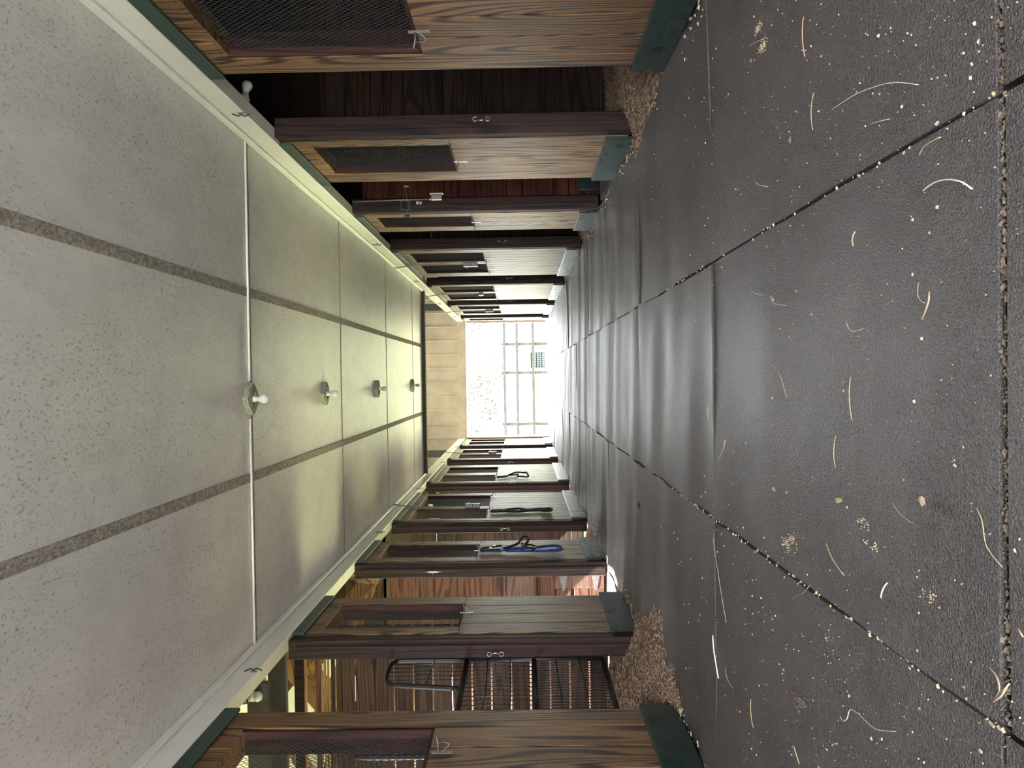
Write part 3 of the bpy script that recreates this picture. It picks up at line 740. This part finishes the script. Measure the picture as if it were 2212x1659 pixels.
# ------------------------------------------------------------------ conduits and outlet boxes on the stall fronts
def outlet(px0, px1, py, s, n, label, Yf=None):
    xw = (XR if s > 0 else XL)-s*0.001
    a, b = onX(px0, py, xw), onX(px1, py, xw); Y = Yf or (a.y+b.y)/2; z1, z0 = a.z, b.z
    t = empty('outlet_box', (xw, Y, z0), label, 'outlet', 'conduits with outlet boxes')
    h = (z1-z0)/n
    for k in range(n):
        bx = box('box', xw, xw-s*0.05, Y-0.035, Y+0.035, z0+k*h+0.004, z0+(k+1)*h-0.004, M_DULLSTEEL, t, 0.004)
        box('cover', xw-s*0.05, xw-s*0.054, Y-0.038, Y+0.038, z0+k*h+0.001, z0+(k+1)*h-0.001, M_WHITETAG, bx, 0.001)
    box('switch', xw-s*0.054, xw-s*0.068, Y-0.004, Y+0.004, z1-h*0.5-0.006, z1-h*0.5+0.012, M_WHITE, t, 0.001)
    xb = xw+s*0.0-s*0.030
    tubes('conduit', [(smooth_path([(xw-s*0.015, Y, z1-0.002), (xw-s*0.015, Y, z1+0.05), (xw-s*0.018, Y, 2.2), (xb, Y, ZT), (xb-s*0.008, Y, ZB+0.03), (xb-s*0.022, Y, ZC-0.05), (xb-s*0.03, Y, ZC-0.02)], 5), 0.0085)], M_DULLSTEEL, t, (xw, Y, z1))
outlet(1002, 1033, 570, 1, 2, 'double outlet box and conduit between windows of the fourth stall front, top of the photo', 10.28)
outlet(1034, 1045, 633, 1, 1, 'single outlet box and conduit on the fifth stall front, top of the photo', 13.93)
outlet(1048, 1066, 669, 1, 2, 'double outlet box and conduit on the sixth stall front, top of the photo', 17.48)
outlet(1006, 1038, 1094, -1, 2, 'double outlet box and conduit between windows of the fourth stall front, bottom of the photo', 9.875)
outlet(1056, 1073, 979, -1, 2, 'double outlet box and conduit on the sixth stall front, bottom of the photo', 16.775)
# conduit box on the passage post
p = onY(931, 427, 7.04); q1 = onY(955, 427, 7.04); xb = p.x+0.0
t = empty('outlet_box', p, 'silver outlet box on a conduit at the passage post, top of the photo', 'outlet', 'conduits with outlet boxes')
bx = box('box', xb-0.025, xb+0.035, 7.035, 7.088, q1.z, p.z, M_STEEL, t, 0.005)
box('cover', xb+0.036, xb+0.040, 7.02, 7.095, q1.z-0.012, p.z+0.012, M_WHITETAG, bx, 0.001)
tubes('conduit', [([(xb-0.008, 7.06, p.z+0.02), (xb-0.012, 7.06, 2.0), (xb-0.02, 7.06, ZB-0.01)], 0.0075)], M_DULLSTEEL, t, (xb, 7.06, p.z))
lathe_obj('connector', Vector((xb-0.008, 7.06, p.z)), (0, 0, 1), [(0.012, 0), (0.014, 0.008), (0.012, 0.022)], M_BRASS, t)
# folding tack rack on that post
A = onY(876, 445, 7.06); t = empty('tack_rack', A, 'black folding tack rack with arms on the passage post, top of the photo', 'rack')
c0, c1 = onY(866, 435, 7.075), onY(886, 453, 7.075)
xl, xr_, zl, zh = min(c0.x, c1.x), max(c0.x, c1.x), min(c0.z, c1.z), max(c0.z, c1.z)
tubes('frame', [([(xl, 7.075, zl), (xr_, 7.075, zl), (xr_, 7.075, zh), (xl, 7.075, zh)], 0.005, 0.012, True, (0, 1, 0), True)], M_BLACK, t, A, smooth=False)
box('hinge_block', xl-0.004, xr_+0.004, 7.062, 7.086, zl-0.005, zl+0.03, M_BLACK, t, 0.004)
def P(x, y, Y=7.0): return onY(x, y, Y)
tubes('arm', [(smooth_path([P(881, 437), P(878, 420), P(873, 403)], 4), 0.004, 0.009), ([P(880, 452), P(879, 464)], 0.004)], M_DULLSTEEL, t, A)
tubes('end_hook', [([P(872, 402), P(883, 402.5), P(876, 404.5)], 0.004, 0.008)], M_WHITETAG, t, P(872, 402))
lathe_obj('knob', P(879, 467), (-1, 0, 0), [(0.01, -0.012), (0.028, -0.006), (0.024, 0.006), (0.01, 0.012)], M_BLACK, t)
p = onY(905, 441, 7.086); t = empty('ring_plate', p, 'worn white square plate with a black ring on the passage post', 'ring')
box('plate', p.x-0.026, p.x+0.026, 7.085, 7.089, p.z-0.026, p.z+0.026, M_WHITETAG, t, 0.001)
tubes('ring', [(arc(p+Vector((0, -0.008, -0.028)), (1, 0, 0), (0, 0, 1), 0.026, 0, 6.283, 19)[:-1], 0.004, None, True)], M_BLACK, t, p)
tubes('staple', [(arc(p+Vector((0, -0.002, -0.002)), (1, 0, 0), (0, -1, 0), 0.012, 0, 3.14, 8), 0.004)], M_BLACK, t, p)

# ------------------------------------------------------------------ black yoke gate across the nearest left opening
GX = -1.945
def G(px, py): return onX(px, py, GX)
g = empty('stall_gate', (GX, 4.4, 0.2), 'black tubular yoke gate with vertical rods across the nearest opening', 'gate')
ya, yb = 3.72, 4.99; zt, z2, z1, z0 = 1.71, 1.20, 0.74, 0.27
r = 0.017
def rail(name, pts): return tubes(name, [(pts, r, 0.012)], M_BLACK, g, pts[0])
rail('top_rail', [(GX, ya, z2), (GX, yb, z2)]); rail('middle_rail', [(GX, ya, z1), (GX, yb, z1)]); rail('bottom_rail', [(GX, ya, z0), (GX, yb, z0)])
rail('stile', [(GX, ya, z0), (GX, ya, z2)]); rail('stile', [(GX, yb, z0), (GX, yb, z2)])
far = [(GX, yb, z2), (GX, yb, zt-0.08), (GX, yb-0.03, zt-0.02), (GX, yb-0.09, zt), (GX, yb-0.30, zt-0.01), (GX, yb-0.38, zt-0.05), (GX, yb-0.405, zt-0.13), (GX, yb-0.46, z2+0.02)]
near = [(GX, ya+yb-y_, z_) for _, y_, z_ in far]
for nm, ph in (('yoke_horn', far), ('yoke_horn', near)): rail(nm, smooth_path(ph, 4))
n = 19
for sec, (a, b) in enumerate(((z0, z1), (z1, z2))):
    nn = 32 if sec == 0 else 20
    for k in range(1, nn):
        y = ya+(yb-ya)*k/nn; j = random.uniform(-0.006, 0.006)
        tubes('rod', [([(GX, y, a), (GX+0.003, y+j, (a+b)/2), (GX, y, b)], 0.0032)], M_BLACK, g, (GX, y, a), 6)
    for f_ in (0.34, 0.68):
        zz = a+(b-a)*f_; tubes('cross_rod', [(smooth_path([(GX+0.006, ya, zz-0.01), (GX+0.006, ya+0.35, zz+0.012), (GX+0.006, ya+0.7, zz-0.004), (GX+0.006, yb, zz+0.006)], 4), 0.0036)], M_BLACK, g, (GX, ya, zz), 6)
for sgn in (1, -1):
    for k in range(1, 6):
        yy = (yb-0.065*k) if sgn > 0 else (ya+0.065*k)
        tubes('rod', [([(GX, yy, z2), (GX, yy+(-0.0 if sgn > 0 else 0.0), zt-0.02)], 0.0032)], M_BLACK, g, (GX, yy, z2), 6)
    e = yb if sgn > 0 else ya
    tubes('cross_rod', [([(GX+0.005, e, z2+0.22), (GX+0.005, e-sgn*0.42, z2+0.23)], 0.0034)], M_BLACK, g, (GX, e, z2+0.22), 6)

# ------------------------------------------------------------------ tack hanging on the bottom row
def Wp(px, py, off=0.02): return onX(px, py, XL+off)
# brown leather halter
p0 = Wp(1036, 1190); h = empty('leather_halter', p0, 'dark leather halter with rings hanging over a blue rope, bottom of the photo', 'halter')
def hw(zx_, zy_, off=0.03): return Wp(1010+zx_/9.617, 1140+zy_/9.617, off)
tubes('crown_strap', [(smooth_path([hw(270, 470), hw(300, 430), hw(480, 400), hw(700, 372)], 5), 0.009, 0.010, False, (1, 0, 0), True), (smooth_path([hw(280, 480), hw(480, 465), hw(690, 450)], 5), 0.011, 0.008, False, (1, 0, 0), True)], M_LEATHER, h, p0)
tubes('cheek_strap', [(smooth_path([hw(720, 430, 0.045), hw(850, 400, 0.05), hw(1000, 350, 0.06), hw(1080, 300, 0.07)], 5), 0.011, 0.008, False, (1, 0, 0), True)], M_LEATHER, h, p0)
tubes('noseband', [(smooth_path([hw(1085, 270, 0.07), hw(1130, 200, 0.08), hw(1210, 175, 0.09), hw(1262, 215, 0.09), hw(1245, 290, 0.08), hw(1190, 350, 0.06), hw(1120, 330, 0.06)], 6), 0.010, 0.010, False, (1, 0, 0), True)], M_LEATHER, h, p0)
tubes('chin_strap', [(smooth_path([hw(1120, 350, 0.06), hw(1200, 400, 0.05), hw(1330, 420, 0.05), hw(1430, 395, 0.05)], 5), 0.009, 0.010, False, (1, 0, 0), True), (smooth_path([hw(1180, 370, 0.06), hw(1300, 350, 0.05), hw(1420, 400, 0.05), hw(1330, 470, 0.05)], 5), 0.008, 0.008, False, (1, 0, 0), True)], M_LEATHER, h, p0)
for zx_, zy_, rr_ in ((700, 435, 0.020), (1100, 280, 0.021), (1140, 360, 0.018), (1400, 400, 0.016)):
    c = hw(zx_, zy_, 0.065); tubes('ring', [(arc(c, (0, 1, 0), (0, 0, 1), rr_, 0, 6.283, 15)[:-1], 0.003, None, True)], M_STEEL, h, c)
for zx_, zy_ in ((480, 410), (560, 370)): 
    c = hw(zx_, zy_, 0.045); box('buckle', c.x-0.004, c.x+0.004, c.y-0.008, c.y+0.008, c.z-0.014, c.z+0.014, M_BRASS, h, 0.001)
rp0 = hw(280, 500, 0.015); rope = empty('lead_rope', rp0, 'bright blue lead rope looped under the leather halter', 'rope')
tubes('coil', [(smooth_path([hw(280, 500, .02), hw(700, 480, .02), hw(1100, 440, .03), hw(1500, 390, .03), hw(1750, 362, .035), hw(1880, 370, .04), hw(1965, 405, .04), hw(1960, 455, .04), hw(1880, 480, .035), hw(1600, 490, .03), hw(1200, 490, .02), hw(800, 490, .02)], 7), 0.0085),
               (smooth_path([hw(760, 470, .04), hw(1000, 415, .045), hw(1400, 420, .045), hw(1700, 390, .045), hw(1880, 395, .05), hw(1930, 425, .05), hw(1850, 450, .045), hw(1550, 470, .04), hw(1100, 465, .04)], 7), 0.0085)], M_BLUE, rope, rp0)
tubes('tail', [(smooth_path([hw(1700, 470, .05), hw(1790, 450, .055), hw(1800, 500, .05)], 6), 0.0085)], M_BLUE, rope, hw(1700, 470, .05))
# black strap on the fourth front
def w4(zx_, zy_, off=0.03): return Wp(1000+zx_/10.055, 990+zy_/10.055, off)
p0 = w4(610, 1140); t = empty('black_halter', p0, 'long folded black strap hanging on the fourth stall front, bottom of the photo', 'halter')
tubes('strap', [(smooth_path([w4(600, 1140), w4(900, 1120), w4(1200, 1090), w4(1400, 1115), w4(1700, 1095), w4(1900, 1105)], 6), 0.014, 0.010, False, (1, 0, 0), True),
                (smooth_path([w4(610, 1160), w4(900, 1150), w4(1200, 1150), w4(1450, 1135), w4(1700, 1130), w4(1920, 1120)], 6), 0.014, 0.010, False, (1, 0, 0), True)], M_LEATHER, t, p0)
tubes('loop', [(smooth_path([w4(1700, 1110, .05), w4(1860, 1085, .06), w4(1935, 1105, .06), w4(1880, 1140, .05), w4(1700, 1140, .045)], 6), 0.012, 0.010, False, (1, 0, 0), True)], M_LEATHER, t, w4(1700, 1110))
tubes('buckle', [(arc(w4(890, 1120, .045), (0, 1, 0), (0, 0, 1), 0.018, 0, 6.283, 13)[:-1], 0.003, None, True)], M_STEEL, t, w4(890, 1120))
# black halter on the fifth front
p0 = w4(740, 400); t = empty('black_halter', p0, 'black web halter with an open noseband on the fifth stall front, bottom of the photo', 'halter')
st = lambda pts, w=0.015: (smooth_path(pts, 6), 0.011, w*0.8, False, (1, 0, 0), True)
tubes('crown_strap', [st([w4(740, 400), w4(850, 395), w4(980, 375)]), st([w4(745, 420), w4(850, 412), w4(960, 395)])], M_LEATHER, t, p0)
tubes('cheek_strap', [st([w4(980, 370), w4(1080, 362), w4(1185, 355)]), st([w4(1000, 360, .06), w4(1100, 320, .07), w4(1160, 302, .07)])], M_LEATHER, t, p0)
tubes('noseband', [st([w4(1130, 305, .08), w4(1230, 300, .08), w4(1330, 312, .08), w4(1375, 300, .08), w4(1400, 340, .07), w4(1420, 385, .05), w4(1390, 405, .04), w4(1300, 395, .04), w4(1200, 392, .04)], 0.018)], M_LEATHER, t, p0)
tubes('chin_strap', [st([w4(1190, 300, .08), w4(1195, 350, .06), w4(1185, 400, .04)], 0.018)], M_LEATHER, t, p0)
tubes('throat_cord', [(smooth_path([w4(960, 400), w4(1040, 405), w4(1080, 425), w4(1110, 405), w4(1180, 400)], 5), 0.003)], M_LEATHER, t, p0)
tubes('buckle', [(arc(w4(970, 380, .045), (0, 1, 0), (0, 0, 1), 0.022, 0, 6.283, 13)[:-1], 0.004, None, True)], M_STEEL, t, w4(970, 380))

# ------------------------------------------------------------------ bedding in the stalls
def bedding(name, label, x0, x1, y0, y1, hf, nfl, seed, flake_x):
    rnd = random.Random(seed); nx, ny = 40, 30; vs, fs = [], []
    for j in range(ny+1):
        for i in range(nx+1):
            x = x0+(x1-x0)*i/nx; y = y0+(y1-y0)*j/ny; vs.append((x, y, hf(x, y)+rnd.uniform(-0.006, 0.006)))
    for j in range(ny):
        for i in range(nx):
            a = j*(nx+1)+i; xm, ym = (vs[a][0]+vs[a+1][0])/2, (vs[a][1]+vs[a+nx+1][1])/2
            if hf(xm, ym) < -0.02: continue
            fs.append((a, a+1, a+nx+2, a+nx+1))
    o = Vector(((x0+x1)/2, (y0+y1)/2, 0)); 
    b = link(name, pymesh(name, [Vector(v)-o for v in vs], fs, M_SHAVBASE, True), None, o)
    tag(b, label, 'bedding', kind='stuff')
    vs, fs = [], []
    for k in range(nfl):
        x, y = rnd.uniform(*flake_x), rnd.uniform(y0, y1); z = hf(x, y)
        if z < -0.01: continue
        p = Vector((x, y, z+rnd.uniform(0.0, 0.012))); a = rnd.uniform(0, 6.28); L = rnd.uniform(0.006, 0.02); w_ = rnd.uniform(0.0025, 0.006)
        u = Vector((math.cos(a), math.sin(a), rnd.uniform(-0.5, 0.5))).normalized()*L; v = Vector((-math.sin(a), math.cos(a), rnd.uniform(-0.6, 0.6))).normalized()*w_
        c = len(vs); up = Vector((0, 0, L*0.4)); vs += [p-u-v, p-u+v, p+v+up*0.5, p-v+up*0.5, p+u+v, p+u-v]; fs += [(c, c+1, c+2, c+3), (c+3, c+2, c+4, c+5)]
    f = link('loose_flakes', pymesh('loose_flakes', [v-o for v in vs], fs, M_SHAV), b, o); f['kind'] = 'stuff'
def lb(x, y):
    e = -1.44-0.07*math.sin(4*y)-0.30*max(0, abs(y-4.55)-0.35)      # edge on the mats
    t = min(1.0, max(0.0, (e-x)/0.55)); hh = 0.16*t*t*(3-2*t)-0.012
    hh += 0.02*math.sin(9*x+3*y)*t+0.018*math.sin(14*y+5*x)*t
    if y > 5.1 or y < 3.7: hh -= 0.5*max(0, x+1.75)
    return hh
bedding('shavings_bed', 'tan wood shavings in the stall behind the black gate', -3.6, -1.925, 3.2, 5.6, lb, 9000, 5, (-2.6, -1.925))
bedding('shavings_spill', 'tan wood shavings in the doorway under the black gate', -1.925, -1.745, 3.875, 4.915, lb, 2600, 51, (-1.925, -1.745))
def lt(x, y): return lb(x, y)-(0.0 if 3.9 < y < 4.9 else 0.004)+(0.016*max(0, 1-abs(x+1.70)/0.06) if y > 4.7 else 0)
bedding('shavings_spill', 'tan wood shavings spilling onto the mats beside the black gate', -1.742, -1.22, 3.6, 6.0, lt, 9000, 52, (-1.742, -1.24))
def rb(x, y):
    e = 1.46+0.05*math.sin(5*y)
    t = min(1.0, max(0.0, (x-e)/0.45)); hh = 0.13*t*t*(3-2*t)-0.012
    hh += 0.016*math.sin(9*x+3*y)*t+0.014*math.sin(14*y+5*x)*t
    if y > 4.98 or y < 3.72: hh -= 0.5*max(0, 1.75-x)
    return hh
bedding('shavings_bed', 'brown wood shavings in the nearest dark stall, top of the photo', 1.765, 3.4, 3.2, 5.6, rb, 6000, 6, (1.765, 2.4))
bedding('shavings_spill', 'brown wood shavings in the nearest doorway, top of the photo', 1.585, 1.765, 3.845, 4.835, rb, 2200, 61, (1.585, 1.765))
bedding('shavings_spill', 'brown wood shavings spilling onto the mats, top of the photo', 1.25, 1.582, 3.75, 5.1, rb, 3000, 62, (1.3, 1.582))
k = 0
for s, ya_, yb_, lab in ((1, 8.06, 9.15, 'third opening, top'), (1, 11.65, 12.71, 'fourth opening, top'), (1, 15.3, 16.3, 'fifth opening, top'), (-1, 7.88, 8.9, 'third opening, bottom'), (-1, 11.1, 12.15, 'fourth opening, bottom'), (-1, 14.65, 15.66, 'fifth opening, bottom')):
    k += 1; xf = XR if s > 0 else XL
    def hb(x, y, s=s, xf=xf, ym=(ya_+yb_)/2):
        t = min(1.0, max(0.0, (s*(x-xf)+0.16-0.25*abs(y-ym))/0.45)); hh = 0.11*t*t*(3-2*t)-0.012+0.012*math.sin(11*y+5*x)*t
        if abs(y-ym) > (yb_-ya_)/2+0.03: hh -= 0.5*max(0, 0.15-s*(x-xf))
        return hh
    a, b = (xf-0.22, xf+1.6) if s > 0 else (xf-1.6, xf+0.22)
    bedding('shavings_bed', 'heap of brown shavings on the sill of the %s of the photo' % lab, a, b, ya_+0.012, yb_-0.012, hb, 2500, 20+k, (a, b))

# ------------------------------------------------------------------ litter on the mats
rnd = random.Random(11); vs, fs = [], []
def crumb(x, y, L, w_, z=0.0):
    a = rnd.uniform(0, 6.28); u = Vector((math.cos(a), math.sin(a), 0))*L; v = Vector((-math.sin(a), math.cos(a), 0))*w_; p = Vector((x, y, z+0.0035)); t_ = Vector((0, 0, w_*1.2+0.001)); c = len(vs)
    vs.extend([p-u-v, p+u-v, p+u+v, p-u+v, p-u*0.7+t_, p+u*0.7+t_]); fs.extend([(c, c+1, c+5, c+4), (c+1, c+2, c+5), (c+2, c+3, c+4, c+5), (c+3, c, c+4)])
for _ in range(4200):
    y = 1.05+rnd.expovariate(0.55); x = rnd.uniform(-1.7, 1.55)
    if y > 9: continue
    if abs(x) < 0.5 and rnd.random() < 0.55: continue
    L = rnd.choice([0.001]*6+[0.0017]*4+[0.0026, 0.0036]); crumb(x, y, L, L*rnd.uniform(0.35, 0.8))
for _ in range(1700):                                   # along the feet of the stall fronts
    y = rnd.uniform(2.6, 20); s = rnd.choice((1, -1)); x = (XR if s > 0 else XL)-s*abs(rnd.gauss(0.02, 0.06)); L = rnd.uniform(0.003, 0.010); crumb(x, y, L, L*rnd.uniform(0.3, 0.7), 0.006)
for _ in range(220):                                    # in the long seams
    y = rnd.uniform(1.1, 4.9); L = rnd.uniform(0.0015, 0.005); crumb(rnd.choice((-0.608, -0.608, 0.457))+rnd.gauss(0, 0.004), y, L, L*0.6, -0.002)
for cx_, cy_, n_ in ((1702, 1175, 60), (1870, 1130, 26), (1885, 1180, 26), (1715, 1165, 40), (1650, 100, 130), (1580, 80, 70), (1640, 60, 90), (2010, 1290, 24)):
    c = onZ(cx_, cy_)
    for _ in range(n_): L = rnd.uniform(0.0007, 0.002); crumb(c.x+rnd.gauss(0, 0.008), c.y+rnd.gauss(0, 0.018), L, L*rnd.uniform(0.5, 0.9))
o = Vector((0, 4, 0)); cb = link('hay_crumbs', pymesh('hay_crumbs', [v-o for v in vs], fs, M_CRUMB), None, o)
tag(cb, 'fine hay crumbs and chaff scattered over the rubber mats', 'litter', kind='stuff')

vs, fs = [], []
for _ in range(900):
    x = rnd.uniform(-0.60, 1.6); L = rnd.uniform(0.0015, 0.006); crumb(x, 1.222+rnd.gauss(0, 0.006), L, L*rnd.uniform(0.2, 0.7), -0.012)
o = Vector((0.4, 1.222, 0)); cb = link('seam_debris', pymesh('seam_debris', [v-o for v in vs], fs, M_MANURE), None, o)
tag(cb, 'brown hay debris packed in the wide mat seam at the right', 'litter', kind='stuff')

def straw(pts, rad, mat, label, group='loose straws on the rubber mats', name='straw'):
    P3 = [onZ(x_, y_, 0.006) for x_, y_ in pts]
    if len(P3) > 2: P3 = smooth_path(P3, 5)
    n_ = len(P3)
    for i_, v in enumerate(P3): v.z = 0.006+0.006*math.sin(math.pi*i_/(n_-1))
    rad *= 0.75; o = tubes(name, [(P3, rad, rad*0.6)], mat, None, P3[0], 5); tag(o, label, 'straw', group); return o
straw([(1798, 236), (1850, 205), (1900, 186), (1940, 178), (1983, 183)], 0.0022, M_STRAWW, 'long pale curved straw near the upper right of the floor')
straw([(1994, 412), (2020, 396), (2050, 388), (2080, 392), (2100, 408)], 0.0032, M_STRAWW, 'glossy white arched straw beside the wide mat seam')
straw([(1815, 1547), (1823, 1557), (1834, 1553), (1842, 1533), (1860, 1543), (1893, 1574), (1934, 1580)], 0.0016, M_STRAWW, 'wavy thin pale straw near the lower right of the floor')
straw([(1540, 1372), (1544, 1398), (1547, 1420), (1552, 1466)], 0.0042, M_STRAWW, 'thick white splinter lying by the seam near the black gate')
straw([(1785, 1174), (1804, 1208), (1824, 1243)], 0.0022, M_STRAW, 'straight tan straw below the seam, lower middle of the floor')
straw([(1904, 1292), (1912, 1276), (1917, 1259)], 0.0026, M_STRAWW, 'short pale stem among the lower right crumbs')
straw([(1539, 1147), (1552, 1222), (1569, 1345)], 0.0016, M_STRAW, 'long thin straw running along the second mat seam')
straw([(1713, 1292), (1740, 1280), (1750, 1264)], 0.0016, M_STRAW, 'bent thin stalk touching the lower long seam')
straw([(1711, 1616), (1718, 1611), (1724, 1630), (1727, 1650)], 0.0022, M_STRAW, 'hooked tan straw at the lower edge of the photo')
straw([(1736, 36), (1738, 80), (1739, 122)], 0.0020, M_STRAW, 'straight tan straw near the top edge of the photo')
straw([(1617, 101), (1637, 91), (1650, 84)], 0.0020, M_STRAWW, 'short white straw beside the crumb trail near the top edge')
straw([(1882, 268), (1905, 262), (1922, 257)], 0.0018, M_STRAWW, 'straight pale straw under the long curved straw')
straw([(1986, 336), (2005, 315), (2032, 296)], 0.0024, M_STRAW, 'two jointed straw lying along the upper long seam')
straw([(1632, 392), (1645, 400), (1659, 403)], 0.0022, M_STRAWW, 'short white hooked straw in the upper middle of the floor')
straw([(1844, 532), (1847, 515), (1848, 500)], 0.0026, M_STRAW, 'short upright tan stem above the upper long seam')
straw([(1756, 281), (1757, 240), (1758, 200)], 0.0016, M_STRAW, 'thin straight straw left of the long curved straw')
straw([(1992, 690), (2005, 672), (2012, 650), (2008, 630)], 0.0024, M_STRAW, 'curled brown straw in the right middle of the floor')
straw([(1838, 815), (1840, 860), (1841, 908)], 0.0017, M_STRAW, 'straight thin straw in the centre of the near mat')
straw([(1806, 942), (1806, 975), (1805, 1010)], 0.0017, M_STRAW, 'straight straw just below the centre of the near mat')
straw([(1622, 628), (1635, 633), (1646, 637)], 0.0018, M_STRAWW, 'tiny white straw by the bulge of the middle mat')
straw([(1666, 638), (1676, 655), (1700, 660)], 0.0014, M_STRAWW, 'thin curved hair by the bulge of the middle mat')
straw([(1828, 695), (1845, 715), (1866, 710)], 0.0012, M_STRAWW, 'fine forked hair right of the mat bulge')
straw([(1668, 786), (1690, 812), (1700, 860)], 0.0012, M_STRAW, 'fine dark strand across the sheen of the middle mat')
straw([(1552, 995), (1566, 970), (1567, 950)], 0.0030, M_STRAW, 'tan bent straw lying on the second seam')
straw([(1528, 880), (1530, 905)], 0.0036, M_STRAW, 'short thick stem left of the second seam')
straw([(1928, 1085), (1950, 1110), (1972, 1130)], 0.0014, M_STRAW, 'faint dark strand in the lower right of the floor')
straw([(1568, 1442), (1574, 1465), (1582, 1485)], 0.0018, M_STRAW, 'short straw between the white splinter and the near mat')
straw([(1622, 1510), (1626, 1545), (1628, 1572)], 0.0020, M_STRAW, 'upright straw below the white splinter')
straw([(2137, 1440), (2160, 1462), (2166, 1490), (2148, 1512)], 0.0020, M_STRAW, 'curved straw crossing the lower end of the wide seam')
straw([(2150, 1514), (2172, 1502), (2181, 1476)], 0.0028, M_STRAW, 'thick straw bundle at the lower end of the wide seam')
straw([(2110, 1097), (2128, 1125), (2138, 1180), (2166, 1225)], 0.0012, M_STRAW, 'long fine stalk left of the wide seam')
straw([(2199, 1357), (2210, 1376)], 0.0022, M_STRAW, 'short straw at the right edge of the photo')
straw([(1998, 655), (1990, 640), (1985, 610)], 0.0012, M_STRAW, 'hair thin stalk above the curled brown straw')
# leaves, chips and clods
def chip(px, py, L, w_, ang, mat, name, label, cat, h=0.006):
    p = onZ(px, py, 0.004); vs, fs = [], []; n_ = 10; u = Vector((math.cos(ang), math.sin(ang), 0)); v = Vector((-u.y, u.x, 0))
    for i in range(n_):
        a = 2*math.pi*i/n_; rr_ = 1+0.25*rnd.uniform(-1, 1)
        vs.append(u*(L*math.cos(a)*rr_)+v*(w_*math.sin(a)*rr_)+Vector((0, 0, rnd.uniform(0, h*0.5))))
    vs.append(Vector((0, 0, h))); vs.append(Vector((0, 0, -0.001)))
    for i in range(n_): fs += [(i, (i+1) % n_, n_), ((i+1) % n_, i, n_+1)]
    o = link(name, pymesh(name, vs, fs, mat), None, p); return tag(o, label, cat)
chip(1812, 1081, 0.022, 0.008, 1.75, M_STRAW, 'dry_leaf', 'oval tan leaf lying on the near mat', 'leaf')
chip(1707, 303, 0.014, 0.009, 1.7, M_CRUMB, 'wood_chip', 'pale wood chip in the upper middle of the floor', 'chip')
chip(1612, 958, 0.016, 0.006, 1.6, M_STRAW, 'wood_chip', 'tan oblong chip right of the second seam', 'chip')
chip(1672, 1057, 0.018, 0.009, 1.6, M_CRUMB, 'wood_chip', 'flat pale chip beside the lower crumb trail', 'chip')
chip(1622, 132, 0.014, 0.010, 1.2, M_MANURE, 'wood_chip', 'brown chip at the end of the upper crumb trail', 'chip')
chip(1993, 1083, 0.012, 0.009, 1.2, M_CRUMB, 'wood_chip', 'pale crumbly flake in the lower right of the floor', 'chip')
chip(1381, 1091, 0.030, 0.018, 0.3, M_DIRT, 'clod', 'dark clod on the mat between the third seam and the gate', 'clod', 0.012)
c = onZ(1734, 1515); t = empty('hay_wad', c, 'trodden wad of grey hay on the lower floor', 'hay')
lst = []
for _ in range(26):
    a = rnd.uniform(1.2, 2.0); L = rnd.uniform(0.008, 0.03); p = c+Vector((rnd.gauss(0, 0.010), rnd.gauss(0, 0.020), rnd.uniform(0.004, 0.014))); u = Vector((math.cos(a), math.sin(a), rnd.uniform(-0.1, 0.1)))*L
    lst.append((smooth_path([p-u, p+Vector((rnd.uniform(-.006, .006), 0, 0.003)), p+u], 3), 0.0013))
tubes('stalks', lst, M_MANURE, t, c, 5)

# wisp of old hay caught under the beam at the passage
c = onX(748, 1242, -1.95); t = empty('hay_wisp', c, 'dusty wisp of hay hanging at the passage opening, bottom of the photo', 'hay')
lst = []
for _ in range(12):
    e = onX(rnd.uniform(795, 830), 1255+rnd.uniform(-8, 8), -1.95); m_ = (c+e)/2+Vector((rnd.uniform(-.02, .02), rnd.uniform(-.03, .03), rnd.uniform(-.03, .02)))
    lst.append((smooth_path([c+Vector((rnd.uniform(-.02, .02), rnd.uniform(-.02, .02), 0.02)), m_, e], 4), 0.0014))
tubes('strands', lst, M_STRAW, t, c, 4)
